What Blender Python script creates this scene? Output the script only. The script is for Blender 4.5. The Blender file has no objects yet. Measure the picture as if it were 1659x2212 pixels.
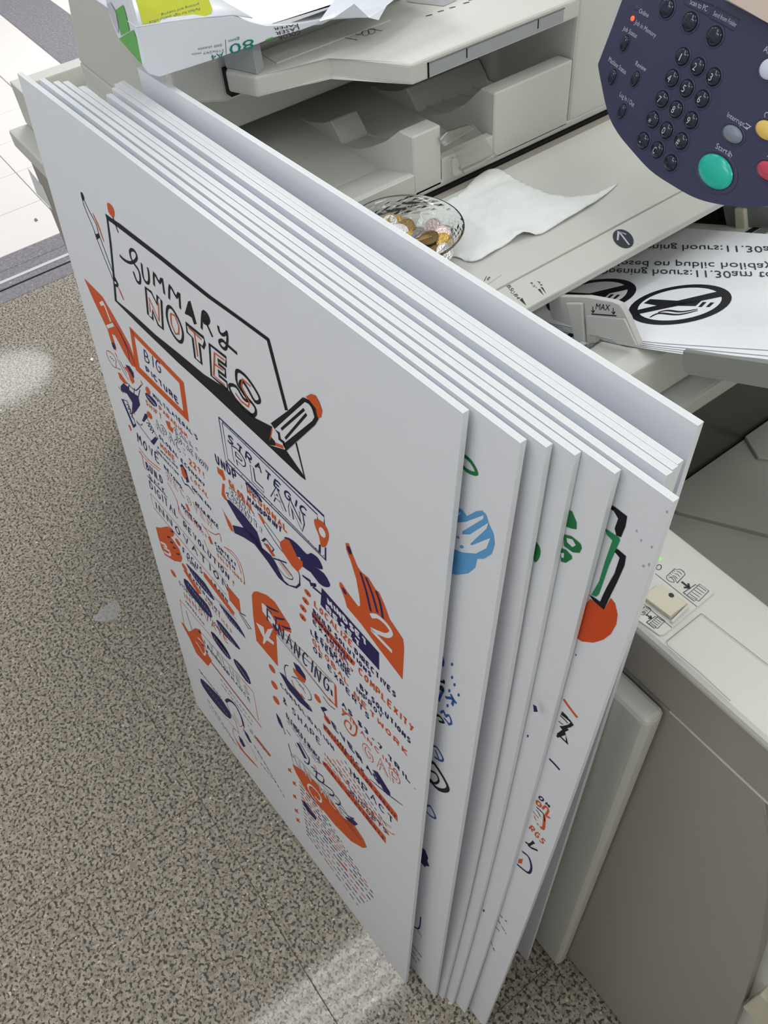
import bpy, bmesh, math, random
from mathutils import Vector, Matrix
from mathutils.geometry import tessellate_polygon, delaunay_2d_cdt
S = bpy.context.scene
COL = S.collection
random.seed(7)

# ------------------------------------------------------------------ camera, light, exposure
CAM = Vector((0.934074, -0.083236, 1.557541))
RX = Vector((0.590404, 0.804173, -0.068765))     # camera right in the room
RY = Vector((0.596874, -0.492380, -0.633485))    # camera down in the room
RZ = Vector((-0.543290, 0.332968, -0.770693))    # looking direction
FPX = 1860.0
cd = bpy.data.cameras.new('camera')
cam = bpy.data.objects.new('camera', cd)
COL.objects.link(cam)
cam.matrix_world = Matrix((
    (RX.x, -RY.x, -RZ.x, CAM.x), (RX.y, -RY.y, -RZ.y, CAM.y), (RX.z, -RY.z, -RZ.z, CAM.z), (0, 0, 0, 1)))
cd.sensor_fit = 'VERTICAL'; cd.sensor_height = 36.0; cd.sensor_width = 27.0
cd.lens = 36.0 * FPX / 2212.0
cd.clip_start = 0.02
S.camera = cam

w = bpy.data.worlds.new('world'); S.world = w; w.use_nodes = True
w.node_tree.nodes['Background'].inputs[0].default_value = (0.90, 0.96, 1.0, 1)
w.node_tree.nodes['Background'].inputs[1].default_value = 0.47

def area(name, loc, sx, sy, power, col, target=None):
    l = bpy.data.lights.new(name, 'AREA'); l.shape = 'RECTANGLE'; l.size = sx; l.size_y = sy
    l.energy = power; l.color = col
    o = bpy.data.objects.new(name, l); COL.objects.link(o); o.location = loc
    if target is not None:
        d = Vector(target) - Vector(loc)
        o.rotation_euler = d.to_track_quat('-Z', 'Y').to_euler()
    return o
# fluorescent tubes over the boards, ceiling panels, an added fill for the board fronts, a bright corridor beyond the threshold
for i in range(4):
    area('fluorescent_tube', (-.10 + .075 * i, -.04, 2.75), .022, 1.25, 1.35, (1, .98, .95))
area('ceiling_or_fill_light', (.75, 1.25, 2.75), .6, 1.3, 5, (1, .985, .95))
area('ceiling_or_fill_light', (1.8, .45, 2.6), .25, 1.2, 9.5, (1, .985, .95))
area('ceiling_or_fill_light', (-1.1, 1.3, 2.75), .6, 1.3, 7, (1, .98, .95))
area('ceiling_or_fill_light', (.25, -1.12, 2.72), 1.2, .2, 8, (.94, .97, 1))  # unseen fill lamp, added to brighten the board faces from the front
area('corridor_light', (-2.9, 1.9, 2.7), 1.6, 1.2, 86, (1.0, .985, .98))
area('corridor_light', (-5.0, .25, 2.7), .6, .8, 5, (.95, .98, 1.0)).data.shape = 'ELLIPSE'

vs = S.view_settings
vs.view_transform = 'Standard'; vs.look = 'None'; vs.gamma = 1.0; vs.exposure = 0.0
vs.use_curve_mapping = False

# ------------------------------------------------------------------ helpers
def ray(px, py):
    return RX * ((px - 829.5) / FPX) + RY * ((py - 1106.0) / FPX) + RZ
def at(px, py, axis, val):                       # where the sight line of a photo point meets a wall of the machine
    r = ray(px, py); return CAM + r * ((val - CAM[axis]) / r[axis])
def on(px, py, p0, n):                           # ... or any plane
    r = ray(px, py); return CAM + r * ((p0 - CAM).dot(n) / r.dot(n))
def lin(c):
    return tuple(((v / 255.0) / 12.92 if v / 255.0 <= .04045 else ((v / 255.0 + .055) / 1.055) ** 2.4) for v in c) + (1,)

def mat(name, rgb, rough=.5, spec=.4, var=.03, scale=40, bump=0.0, bscale=300, **kw):
    m = bpy.data.materials.new(name); m.use_nodes = True
    nt = m.node_tree; b = nt.nodes['Principled BSDF']
    c = lin(rgb)
    b.inputs['Roughness'].default_value = rough
    b.inputs['Specular IOR Level'].default_value = spec
    for k, v in kw.items():
        b.inputs[k.replace('_', ' ')].default_value = v
    tc = nt.nodes.new('ShaderNodeTexCoord')
    nz = nt.nodes.new('ShaderNodeTexNoise'); nz.inputs['Scale'].default_value = scale; nz.inputs['Detail'].default_value = 4
    nt.links.new(tc.outputs['Object'], nz.inputs['Vector'])
    mx = nt.nodes.new('ShaderNodeMix'); mx.data_type = 'RGBA'
    mx.inputs[6].default_value = tuple(v * (1 - var) for v in c[:3]) + (1,)
    mx.inputs[7].default_value = tuple(min(1, v * (1 + var)) for v in c[:3]) + (1,)
    nt.links.new(nz.outputs['Fac'], mx.inputs[0]); nt.links.new(mx.outputs[2], b.inputs['Base Color'])
    if bump:
        n2 = nt.nodes.new('ShaderNodeTexNoise'); n2.inputs['Scale'].default_value = bscale
        nt.links.new(tc.outputs['Object'], n2.inputs['Vector'])
        bp = nt.nodes.new('ShaderNodeBump'); bp.inputs['Strength'].default_value = bump; bp.inputs['Distance'].default_value = .001
        nt.links.new(n2.outputs['Fac'], bp.inputs['Height']); nt.links.new(bp.outputs['Normal'], b.inputs['Normal'])
    return m

def thin_glass(name, tint, rough=.03, gloss=(.05, .6)):
    m = bpy.data.materials.new(name); m.use_nodes = True; nt = m.node_tree
    nt.nodes.remove(nt.nodes['Principled BSDF']); out = nt.nodes['Material Output']
    t = nt.nodes.new('ShaderNodeBsdfTransparent'); t.inputs[0].default_value = tint
    g = nt.nodes.new('ShaderNodeBsdfGlossy'); g.inputs['Roughness'].default_value = rough
    lw = nt.nodes.new('ShaderNodeLayerWeight'); lw.inputs['Blend'].default_value = .35
    mr = nt.nodes.new('ShaderNodeMapRange'); mr.inputs[3].default_value = gloss[0]; mr.inputs[4].default_value = gloss[1]
    nt.links.new(lw.outputs['Facing'], mr.inputs[0])
    mx = nt.nodes.new('ShaderNodeMixShader')
    nt.links.new(mr.outputs[0], mx.inputs[0]); nt.links.new(t.outputs[0], mx.inputs[1]); nt.links.new(g.outputs[0], mx.inputs[2])
    nt.links.new(mx.outputs[0], out.inputs[0])
    return m

def granite(name, base, mid, dark, rough=.075, sc=1.5, dk=(.415, .485)):
    m = bpy.data.materials.new(name); m.use_nodes = True; nt = m.node_tree; b = nt.nodes['Principled BSDF']
    tc = nt.nodes.new('ShaderNodeNewGeometry')
    def noise(s, d, r=.55):
        n = nt.nodes.new('ShaderNodeTexNoise'); n.inputs['Scale'].default_value = s * sc; n.inputs['Detail'].default_value = d
        n.inputs['Roughness'].default_value = r; nt.links.new(tc.outputs['Position'], n.inputs['Vector']); return n
    def ramp(n, lo, hi):
        r = nt.nodes.new('ShaderNodeMapRange'); r.inputs[1].default_value = lo; r.inputs[2].default_value = hi
        nt.links.new(n.outputs['Fac'], r.inputs[0]); return r
    def mix(f, a, bb):
        x = nt.nodes.new('ShaderNodeMix'); x.data_type = 'RGBA'
        nt.links.new(f.outputs[0], x.inputs[0])
        for s, v in ((6, a), (7, bb)):
            if hasattr(v, 'outputs'): nt.links.new(v.outputs[2], x.inputs[s])
            else: x.inputs[s].default_value = v
        return x
    a = mix(ramp(noise(62, 3), .42, .58), lin(mid), lin(base))
    c = mix(ramp(noise(118, 2.5, .55), dk[0], dk[1]), lin(dark), a)
    d = mix(ramp(noise(70, 2), .66, .72), c, lin(tuple(min(255, v * 1.25) for v in base)))
    nt.links.new(d.outputs[2], b.inputs['Base Color'])
    b.inputs['Roughness'].default_value = rough; b.inputs['Specular IOR Level'].default_value = .5
    return m

M = {}
M['beige'] = mat('beige_plastic', (206, 207, 200), .48, .35, .02, 15, .05, 900)
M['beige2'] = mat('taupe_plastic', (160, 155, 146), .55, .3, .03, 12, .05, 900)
M['beige3'] = mat('warm_plastic', (205, 200, 180), .5, .3, .02, 12)
M['grey'] = mat('grey_plastic', (165, 168, 170), .5, .35, .02, 15)
M['guide'] = mat('guide_plastic', (188, 188, 184), .5, .35, .02, 15)
M['guide'] = mat('guide_plastic', (190, 190, 186), .5, .35, .02, 15)
M['lip'] = mat('smoky_grey_plastic', (134, 136, 131), .3, .45, .04, 20)
M['greyd'] = mat('dark_grey_plastic', (118, 122, 118), .45, .4, .03, 15)
M['catch'] = mat('catch_tray_plastic', (150, 153, 144), .5, .35, .03, 12)
M['smudge'] = mat('grey_smudge', (176, 176, 180), .6, .2)
M['smoke'] = mat('smoked_plastic', (62, 59, 50), .25, .5, .15, 30)
M['black'] = mat('black_gap', (22, 22, 22), .6, .2)
M['steel'] = mat('brushed_metal', (200, 200, 200), .3, .5, .04, 60, Metallic=.9)
M['paper'] = mat('white_paper', (240, 242, 246), .6, .2, .01, 30)
M['facep'] = mat('matt_print_paper', (233, 236, 243), .42, .35, .01, 25)
M['core'] = mat('foam_core', (222, 226, 227), .75, .15, .05, 500, .22, 900)
M['ink'] = mat('black_ink', (26, 27, 34), .5, .15)
M['navy'] = mat('navy_ink', (38, 34, 92), .5, .15)
M['orange'] = mat('orange_ink', (214, 92, 42), .5, .15)
M['white'] = mat('white_ink', (233, 236, 243), .42, .35)
M['green'] = mat('green_ink', (20, 120, 62), .42, .3)
M['emerald'] = mat('emerald_ink', (30, 140, 88), .42, .3)
M['blue'] = mat('blue_ink', (96, 166, 222), .42, .3)
M['royal'] = mat('royal_ink', (30, 84, 170), .42, .3)
M['vermilion'] = mat('vermilion_ink', (214, 76, 26), .42, .3)
M['label'] = mat('printed_grey', (48, 58, 66), .5, .3)
M['silk'] = mat('white_silkscreen', (196, 198, 210), .5, .3)
M['panel'] = mat('navy_plastic', (62, 63, 90), .38, .4, .03, 20, .04, 900)
M['key'] = mat('glossy_navy_key', (26, 28, 48), .14, .6)
M['start'] = mat('teal_button', (36, 186, 166), .2, .5)
M['yellowb'] = mat('yellow_button', (236, 200, 110), .25, .5)
M['redb'] = mat('red_button', (196, 70, 90), .25, .5)
M['greyb'] = mat('grey_button', (128, 136, 146), .3, .5)
M['whiteb'] = mat('pale_button', (214, 222, 236), .2, .5)
M['led'] = mat('lit_lamp', (255, 80, 50), .4, .3, Emission_Color=(1, .12, .05, 1), Emission_Strength=1.2)
M['ledg'] = mat('lit_green_lamp', (120, 255, 90), .4, .3, Emission_Color=(.3, 1, .15, 1), Emission_Strength=.4)
M['tile'] = mat('cream_tile', (234, 230, 226), .3, .5, .03, 4)
M['tgrout'] = mat('tile_grout', (150, 142, 138), .8, .2)
M['ggrout'] = mat('granite_joint', (112, 104, 90), .8, .2)
M['granite'] = granite('speckled_granite', (178, 168, 152), (148, 139, 126), (74, 73, 68))
M['darkstone'] = granite('dark_granite', (142, 138, 143), (128, 124, 130), (116, 112, 120), .35, 1.2)
M['trackm'] = mat('track_metal', (220, 220, 224), .35, .5, Metallic=.3)
M['wrapw'] = mat('wrapper_paper', (232, 237, 246), .3, .45, .02, 20, .15, 120)
M['wrapg'] = mat('green_print', (72, 172, 44), .25, .5)
M['wrapy'] = mat('yellow_label', (176, 184, 0), .65, .1)
M['teal'] = mat('teal_print', (16, 128, 112), .4, .3)
M['tissue'] = mat('tissue', (238, 241, 239), .9, .1, .03, 90, .8, 420)
M['gold'] = mat('gold_coin', (186, 154, 84), .33, .5, .2, 260, .5, 500, Metallic=.9)
M['brass'] = mat('bronze_coin', (132, 110, 72), .36, .5, .2, 260, .5, 500, Metallic=.9)
M['silver'] = mat('silver_coin', (196, 194, 192), .3, .5, .2, 260, .5, 500, Metallic=.9)
M['pinks'] = mat('rosy_silver_coin', (214, 194, 190), .34, .5, .15, 260, .5, 500, Metallic=.8)
M['glass'] = mat('cut_glass', (250, 252, 251), .02, .5, .0, 10, IOR=1.46, Transmission_Weight=1.0)
M['clear'] = thin_glass('clear_plastic', (.80, .78, .74, 1), .15, (.16, .7))
M['film'] = thin_glass('clear_film', (.95, .95, .95, 1), .6, (.2, .6))
M['bluegrey'] = mat('blue_grey_metal', (112, 122, 130), .5, .4)

def mesh_obj(name, verts, faces, m=None, parent=None, mi=None, smooth=False):
    me = bpy.data.meshes.new(name); me.from_pydata([tuple(v) for v in verts], [], faces)
    ms = m if isinstance(m, (list, tuple)) else [m]
    for x in ms:
        if x: me.materials.append(x)
    if mi: me.polygons.foreach_set('material_index', mi)
    if smooth: me.polygons.foreach_set('use_smooth', [True] * len(me.polygons))
    me.update()
    o = bpy.data.objects.new(name, me); COL.objects.link(o)
    if parent: o.parent = parent
    return o
def bm_obj(name, bm, m, parent=None, smooth=False):
    bmesh.ops.recalc_face_normals(bm, faces=bm.faces)
    me = bpy.data.meshes.new(name); bm.to_mesh(me); bm.free()
    me.materials.append(m)
    if smooth: me.polygons.foreach_set('use_smooth', [True] * len(me.polygons))
    o = bpy.data.objects.new(name, me); COL.objects.link(o)
    if parent: o.parent = parent
    return o
def thing(name, label=None, cat=None, group=None, kind=None):
    o = bpy.data.objects.new(name, None); COL.objects.link(o); o.empty_display_size = .05
    return tag(o, label, cat, group, kind)
def tag(o, label=None, cat=None, group=None, kind=None):
    for k, v in (('label', label), ('category', cat), ('group', group), ('kind', kind)):
        if v: o[k] = v
    return o
def bev(bm, r, seg=2, edges=None):
    if r > 0:
        bmesh.ops.bevel(bm, geom=(edges if edges is not None else bm.edges[:]), offset=r, segments=seg, profile=.6, affect='EDGES', clamp_overlap=True)
def hexa(name, P, m, parent=None, r=.0, seg=2):
    """eight corners: bottom four then top four, same winding"""
    bm = bmesh.new(); v = [bm.verts.new(p) for p in P]
    for f in ((3, 2, 1, 0), (4, 5, 6, 7), (0, 1, 5, 4), (1, 2, 6, 5), (2, 3, 7, 6), (3, 0, 4, 7)):
        bm.faces.new([v[i] for i in f])
    bev(bm, r, seg); return bm_obj(name, bm, m, parent)
def box(name, x0, x1, y0, y1, z0, z1, m, parent=None, r=.003, seg=2):
    return hexa(name, [(x0, y0, z0), (x1, y0, z0), (x1, y1, z0), (x0, y1, z0), (x0, y0, z1), (x1, y0, z1), (x1, y1, z1), (x0, y1, z1)], m, parent, r, seg)
def prism(name, pts, d, m, parent=None, r=0.0, seg=2):
    """flat outline (3-D points) pushed out by the vector d"""
    bm = bmesh.new(); d = Vector(d)
    a = [bm.verts.new(Vector(p)) for p in pts]; b = [bm.verts.new(Vector(p) + d) for p in pts]
    n = len(a); bm.faces.new(a); bm.faces.new(b[::-1])
    for i in range(n): bm.faces.new((a[i], b[i], b[(i + 1) % n], a[(i + 1) % n]))
    bev(bm, r, seg); return bm_obj(name, bm, m, parent)
def spline(pts, n=4, closed=False):
    P = [Vector(p) for p in pts]; out = []; L = len(P)
    rng = range(L if closed else L - 1)
    for i in rng:
        g = (lambda k: P[k % L]) if closed else (lambda k: P[max(0, min(L - 1, k))])
        p0, p1, p2, p3 = g(i - 1), g(i), g(i + 1), g(i + 2)
        for k in range(n):
            t = k / n
            out.append(.5 * ((2 * p1) + (p2 - p0) * t + (2 * p0 - 5 * p1 + 4 * p2 - p3) * t * t + (3 * p1 - p0 - 3 * p2 + p3) * t ** 3))
    if not closed: out.append(P[-1])
    return out

class Print:
    """flat print gathered on one face; o, u, v, n give the plane; every piece becomes ink mesh a hair above it"""
    def __init__(s, p0, n, lift=.0003):
        s.p0 = Vector(p0); s.n = Vector(n).normalized(); s.lift = lift
        s.V = []; s.F = []; s.MI = []; s.ms = []
        a = Vector((1, 0, 0)) if abs(s.n.x) < .9 else Vector((0, 1, 0))
        s.a = (a - s.n * a.dot(s.n)).normalized(); s.b = s.n.cross(s.a)
    bow = None
    def pt(s, px, py):
        p = on(px, py, s.p0, s.n)
        if s.bow:
            for _ in range(3): p = on(px, py, s.p0 - s.n * s.bow(p), s.n)
        return p
    def m(s, m):
        if m not in s.ms: s.ms.append(m)
        return s.ms.index(m)
    def poly3(s, P, m, lay=0):
        P = [Vector(p) + s.n * (s.lift * (1 + .5 * lay)) for p in P]
        if len(P) < 3: return
        k = len(s.V); q = [(p - s.p0) for p in P]
        tri = tessellate_polygon([[Vector((x.dot(s.a), x.dot(s.b), 0)) for x in q]])
        s.V += P; i = s.m(m)
        for t in tri:
            A, B, Cc = (P[j] for j in t)
            t = t if (B - A).cross(Cc - A).dot(s.n) > 0 else t[::-1]
            s.F.append(tuple(k + j for j in t)); s.MI.append(i)
    def line3(s, P, wd, m, lay=0, closed=False, taper=False):
        P = [Vector(p) for p in P]
        P = [p for i, p in enumerate(P) if i == 0 or (p - P[i - 1]).length > 1e-6]
        n = len(P)
        if n < 2: return
        L = []; k0 = len(s.V)
        for i in range(n):
            if closed: d = P[(i + 1) % n] - P[i - 1]
            else: d = P[min(n - 1, i + 1)] - P[max(0, i - 1)]
            if d.length < 1e-9: d = Vector((1, 0, 0))
            sd = s.n.cross(d.normalized()); k = 1.0
            if not closed and 0 < i < n - 1:
                c = (P[i + 1] - P[i]).normalized().dot((P[i] - P[i - 1]).normalized()); k = min(1.6, 1 / max(.35, math.sqrt(max(0, (1 + c) / 2))))
            h = wd * .5 * k * ((.35 + .65 * math.sin(math.pi * (i + .5) / n)) if taper else 1)
            up = s.n * (s.lift * (1 + .5 * lay))
            L.append((P[i] - sd * h + up, P[i] + sd * h + up))
        for a, b in L: s.V += [a, b]
        mi = s.m(m)
        for i in range(n if closed else n - 1):
            j = (i + 1) % n
            s.F.append((k0 + 2 * i, k0 + 2 * j, k0 + 2 * j + 1, k0 + 2 * i + 1)); s.MI.append(mi)
    def poly(s, pts, m, lay=0, sm=0):
        P = [s.pt(*p) for p in pts]
        s.poly3(spline(P, sm, True) if sm else P, m, lay)
    def line(s, pts, wd, m, lay=0, sm=0, closed=False, taper=False):
        P = [s.pt(*p) for p in pts]
        s.line3(spline(P, sm, closed) if sm else P, wd, m, lay, closed, taper)
    def ell(s, c, a, b, m, lay=0, wd=0, n=20):
        """ellipse with conjugate half axes given by photo points a and b"""
        c = s.pt(*c); a = s.pt(*a) - c; b = s.pt(*b) - c
        P = [c + a * math.cos(2 * math.pi * i / n) + b * math.sin(2 * math.pi * i / n) for i in range(n)]
        if wd: s.line3(P, wd, m, lay, True)
        else: s.poly3(P, m, lay)
    def hand(s, txt, p0, p1, top, wd, m, lay=0, jit=.05, hk=.84, wk=.68):
        """pen lettering from the stroke alphabet: baseline p0-p1, top of the first letter"""
        A = s.pt(*p0); U = s.pt(*p1) - A; H = s.pt(*top) - A
        tot = sum(GW(c) for c in txt); x = 0
        for ch in txt:
            g = GLYPH.get(ch.upper(), None); wch = GW(ch)
            if g:
                dj = random.uniform(-jit, jit); hs = 1 + random.uniform(-jit, jit)
                for st in g:
                    P = [A + U * ((x + .08 + px * GWW) / tot) + H * (dj + py * hs * hk) for px, py in st]
                    if len(P) > 3: P = spline(P, 2)
                    s.line3(P, wd * wk, m, lay)
            x += wch
    def text(s, txt, p0, p1, top, m, lay=0, font=None):
        """type: baseline p0 to p1, cap height at top (photo points)"""
        s.text3(txt, s.pt(*p0), s.pt(*p1), s.pt(*top), m, lay)
    def text3(s, txt, A, B, T, m, lay=0):
        cu = bpy.data.curves.new('lettering', 'FONT'); cu.body = txt; cu.resolution_u = 2
        ob = bpy.data.objects.new('lettering', cu); COL.objects.link(ob)
        bpy.context.view_layer.update()
        me = bpy.data.meshes.new_from_object(ob.evaluated_get(bpy.context.evaluated_depsgraph_get()))
        xs = [v.co.x for v in me.vertices]
        if xs:
            x1 = max(xs); x0 = min(0, min(xs)); k = len(s.V); mi = s.m(m); up = s.n * (s.lift * (1 + .5 * lay))
            U = (Vector(B) - Vector(A)) / (x1 - x0); H = (Vector(T) - Vector(A)) / .70
            s.V += [Vector(A) + U * (v.co.x - x0) + H * v.co.y + up for v in me.vertices]
            flip = U.cross(H).dot(s.n) < 0
            for p in me.polygons:
                t = tuple(k + i for i in p.vertices); s.F.append(t[::-1] if flip else t); s.MI.append(mi)
        bpy.data.objects.remove(ob); bpy.data.curves.remove(cu); bpy.data.meshes.remove(me)
    def build(s, name, parent, label=None):
        if not s.F: return
        o = mesh_obj(name, s.V, s.F, s.ms, parent, s.MI)
        if parent: o.matrix_parent_inverse = parent.matrix_basis.inverted()
        if label: o['label'] = label
        s.V = []; s.F = []; s.MI = []; s.ms = []
        return o
GWW = .78
GL = {  # stroke alphabet, two figures per point: x 0-6, y 0-8
 'A': '00 38 60,14 54', 'B': '00 08 37 46 34 04,34 53 51 30 00', 'C': '57 38 17 04 11 30 51', 'D': '00 08 37 54 41 00', 'E': '58 08 00 50,04 44',
 'F': '58 08 00,04 44', 'G': '57 38 17 04 11 30 51 54 34', 'H': '00 08,50 58,04 54', 'I': '10 18', 'J': '48 42 30 11', 'K': '00 08,58 04 50', 'L': '08 00 50',
 'M': '00 18 33 58 60', 'N': '00 08 50 58', 'O': '38 16 03 20 41 54 47 38', 'P': '00 08 48 56 44 04', 'Q': '38 16 03 20 41 54 47 38,32 60', 'R': '00 08 48 56 44 04,24 50',
 'S': '57 38 17 15 34 53 41 20 01', 'T': '08 58,38 30', 'U': '08 02 20 41 58', 'V': '08 30 58', 'W': '08 10 35 50 68', 'X': '00 58,08 50', 'Y': '08 34,58 20', 'Z': '08 58 00 50',
 '0': '38 16 03 20 41 54 47 38', '1': '17 28 20', '2': '07 28 47 45 00 50', '3': '07 38 46 24 43 31 00', '7': '08 58 20', '-': '14 44', '.': '20 21', ':': '21 22,25 26',
 '!': '28 23,20 21', '$': '57 38 17 15 34 53 41 20 01,39 20', '?': '06 28 46 23,20 21', '/': '00 58', '&': '50 16 28 36 02 20 43', '"': '18 16,38 36', ',': '21 10', "'": '28 26', '8': '34 16 28 46 34 12 20 42 34', '4': '40 48 03 53', '5': '58 08 05 44 52 30 01', '6': '48 15 02 20 42 34 03', '9': '54 34 16 28 57 54 40'}
GLYPH = {k: [[(int(p[0]) / 6.0, int(p[1]) / 8.0) for p in st.split()] for st in v.split(',')] for k, v in GL.items()}
def GW(c): return {' ': .6, 'I': .62, '.': .6, ':': .6, '!': .62, ',': .5, "'": .5, '1': .7}.get(c.upper(), 1.22)
# ------------------------------------------------------------------ floor, threshold, corridor
def tile_mesh(name, sx, sy, th, m, r):
    bm = bmesh.new(); bmesh.ops.create_cube(bm, size=1, matrix=Matrix.Translation((0, 0, -th / 2)) @ Matrix.Diagonal((sx, sy, th, 1)))
    bmesh.ops.bevel(bm, geom=[e for e in bm.edges if all(v.co.z > -th * .1 for v in e.verts)], offset=r, segments=1, affect='EDGES')
    me = bpy.data.meshes.new(name); bm.to_mesh(me); bm.free(); me.materials.append(m); return me
floor = box('floor', -1.586, 2.0, -1.3, 2.3, -.06, -.0012, M['ggrout'], None, 0); floor['kind'] = 'structure'
gm = tile_mesh('granite_tile', .5950, .5950, .012, M['granite'], .0006)
for i in range(-4, 3):
    for j in range(-2, 5):
        o = bpy.data.objects.new('granite_tile', gm); COL.objects.link(o); o.parent = floor
        o.location = (.772 + .596 * i + .298, -.088 + .596 * j - .298, 0)
        if i == -4: o.scale.x = .955; o.location.x += .0135
floor2 = box('floor_corridor', -5.4, -1.83, -.6, 2.6, -.06, -.0012, M['tgrout'], None, 0); floor2.name = 'floor.001'; floor2['kind'] = 'structure'
tm = tile_mesh('tile', .2468, .2468, .012, M['tile'], .0008)
for i in range(14):
    for j in range(-3, 9):
        y = .622 + .2502 * j
        if .99 < y < 1.25: continue
        o = bpy.data.objects.new('tile', tm); COL.objects.link(o); o.parent = floor2
        o.location = (-1.959 - .2492 * i, y, 0)
        if y < .99 and y + .125 > .98: o.scale.y = .99
wall = box('wall_back', -1.586, 2.0, 2.3, 2.42, 0, 2.8, mat('painted_wall', (226, 226, 222), .8), None, .002); wall['kind'] = 'structure'
wl = mat('shop_wall', (222, 220, 216), .85)
for nm, a in (('wall_front', (-1.586, 2.1, -1.37, -1.25, 0, 2.8)), ('wall_right', (2.0, 2.1, -1.25, 2.3, 0, 2.8))):
    o = box(nm, *a, wl, None, .002); o['kind'] = 'structure'
band = box('dark_floor_band', -5.4, -1.835, 1.0, 1.245, -.02, .0004, M['darkstone'], floor2, 0)
trim = box('trim_1', -1.83, -1.586, -1.3, 2.6, -.06, .0, M['darkstone'], None, 0); trim['kind'] = 'structure'
box('metal_track', -1.701, -1.687, -1.3, 2.6, -.01, .0025, M['trackm'], trim, .0008, 1)
box('track_groove', -1.656, -1.648, -1.3, 2.6, -.01, .0006, M['black'], trim, 0)
box('stone_edging', -1.829, -1.752, -1.3, 2.6, -.01, .0012, M['darkstone'], trim, .0005, 1)

# ------------------------------------------------------------------ the foam boards
def scale_to_cam(p, s): return CAM + (Vector(p) - CAM) * s
boards = []
def board(TL, TR, BR, BL, label, th=.0052, bow=0.0):
    r = thing('foam_board', label, 'board', 'printed foam boards leaning against the copier')
    TL, TR, BR = (Vector(p) for p in (TL, TR, BR)); BL = BR + TL - TR; BL.z = max(BL.z, 0)
    n = (TR - BL).cross(TL - BR).normalized()
    if n.y > 0: n = -n
    d = -n
    base = (BL + BR) / 2; r.location = base
    inv = lambda P: [Vector(p) - base for p in P]
    f = .0004
    ins = Vector((0, 0, 0))
    bf = lambda t: bow * math.sin(math.pi * t)
    def slab(name, a, b, m):                     # boards bow a little; rows of corners from foot to top
        V = []; F = []; N = 12 if bow else 1
        for k in range(N + 1):
            t = k / N; L = BL.lerp(TL, t); Rr = BR.lerp(TR, t); o = bf(t)
            V += [p - base for p in (L + d * (a + o), Rr + d * (a + o), Rr + d * (b + o), L + d * (b + o))]
        for k in range(N):
            q = 4 * k
            for e in range(4): F.append((q + e, q + (e + 1) % 4, q + 4 + (e + 1) % 4, q + 4 + e))
        F += [(3, 2, 1, 0), (4 * N, 4 * N + 1, 4 * N + 2, 4 * N + 3)]
        return mesh_obj(name, V, F, m, r)
    slab('foam_core', f, th - f, M['core'])
    slab('front_paper', 0, f, M['facep']); slab('back_paper', th - f, th, M['facep'])
    boards.append((r, TL, n, base, (lambda p: bf(min(1, max(0, (p.z - BR.z) / (TR.z - BR.z))))) if bow else None)); return r
sc = 1.557541 / (1.557541 + .0064)
board(*(scale_to_cam(p, sc) for p in ((-.00717, .1234, 1.19912), (.64535, .15657, 1.19273), (.65253, .03317, -.00638), (0, 0, 0))),
      label='frontmost white foam board printed with the large hand-drawn summary notes poster')
HB = 1.196
board((.023, .135, HB + .003), (.686, .166, HB - .003), (.697, .0585, 0), (.036, .026, 0), 'second foam board from the front, with blue hands and green ring at its edge')
board((.039, .143, HB + .003), (.698, .175, HB - .003), (.707, .0665, 0), (.05, .035, 0), 'third foam board from the front, almost blank with tiny navy marks at its edge', bow=0.012)
board((.046, .150, HB + .003), (.713, .183, HB - .003), (.722, .0740, 0), (.056, .0425, 0), 'fourth foam board from the front, with one green dot at its edge', bow=0.0125)
board((.068, .157, HB + .003), (.737, .190, HB - .003), (.743, .0820, 0), (.075, .0505, 0), 'fifth foam board from the front, with green leaf shapes at its edge', bow=0.0125)
board((.103, .170, HB + .003), (.771, .199, HB - .003), (.776, .0940, 0), (.108, .063, 0), 'foam board reaching furthest right, with orange disc and black and green frame', bow=0.009)
board((.094, .180, HB + .003), (.756, .2105, HB - .003), (.760, .1040, 0), (.099, .073, 0), 'first of the three blank foam boards pressed together behind the orange disc board', bow=0.007)
board((.088, .1856, HB + .003), (.755, .2162, HB - .003), (.759, .1100, 0), (.094, .079, 0), 'middle of the three blank foam boards pressed together behind the orange disc board', bow=0.007)
board((.087, .1910, HB + .003), (.754, .2215, HB - .003), (.758, .1160, 0), (.092, .085, 0), 'last of the three blank foam boards pressed together, facing the lone rear board', bow=0.007)
board(at(296, 146, 1, .208), at(1508, 920, 1, .243), at(1137, 2075, 2, 0), (.078, .176, 0), 'rearmost foam board standing apart, leaning on the copier front')

# ------------------------------------------------------------------ photocopier (left and middle of the machine)
cp = thing('photocopier', 'large beige office photocopier with document feeder and navy control panel behind the foam boards', 'copier')
def cb(name, *a, m='beige', r=.004, seg=2): return box(name, *a, M[m], cp, r, seg)
cb('lower_body', -.27, .335, .285, .95, .03, 1.003)
cb('lower_body', .335, .56, .285, .95, .03, .90)
cb('top_deck', -.27, .345, .272, .97, 1.002, 1.0475, r=.004)
cb('deck_lip', .34, .4628, .272, .97, 1.0405, 1.0478, r=.002)
cb('deck_plate', .2635, .4225, .285, .70, 1.047, 1.0505, r=.0012)
cb('deck_strip', .4245, .4635, .285, .97, 1.046, 1.0503, r=.0015)
cb('deck_channel', .2515, .2625, .285, .97, 1.046, 1.0488, m='beige2', r=.0006)
cb('feeder_gap', .2445, .2516, .285, 1.0, 1.0475, 1.0512, m='black', r=0)
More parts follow.
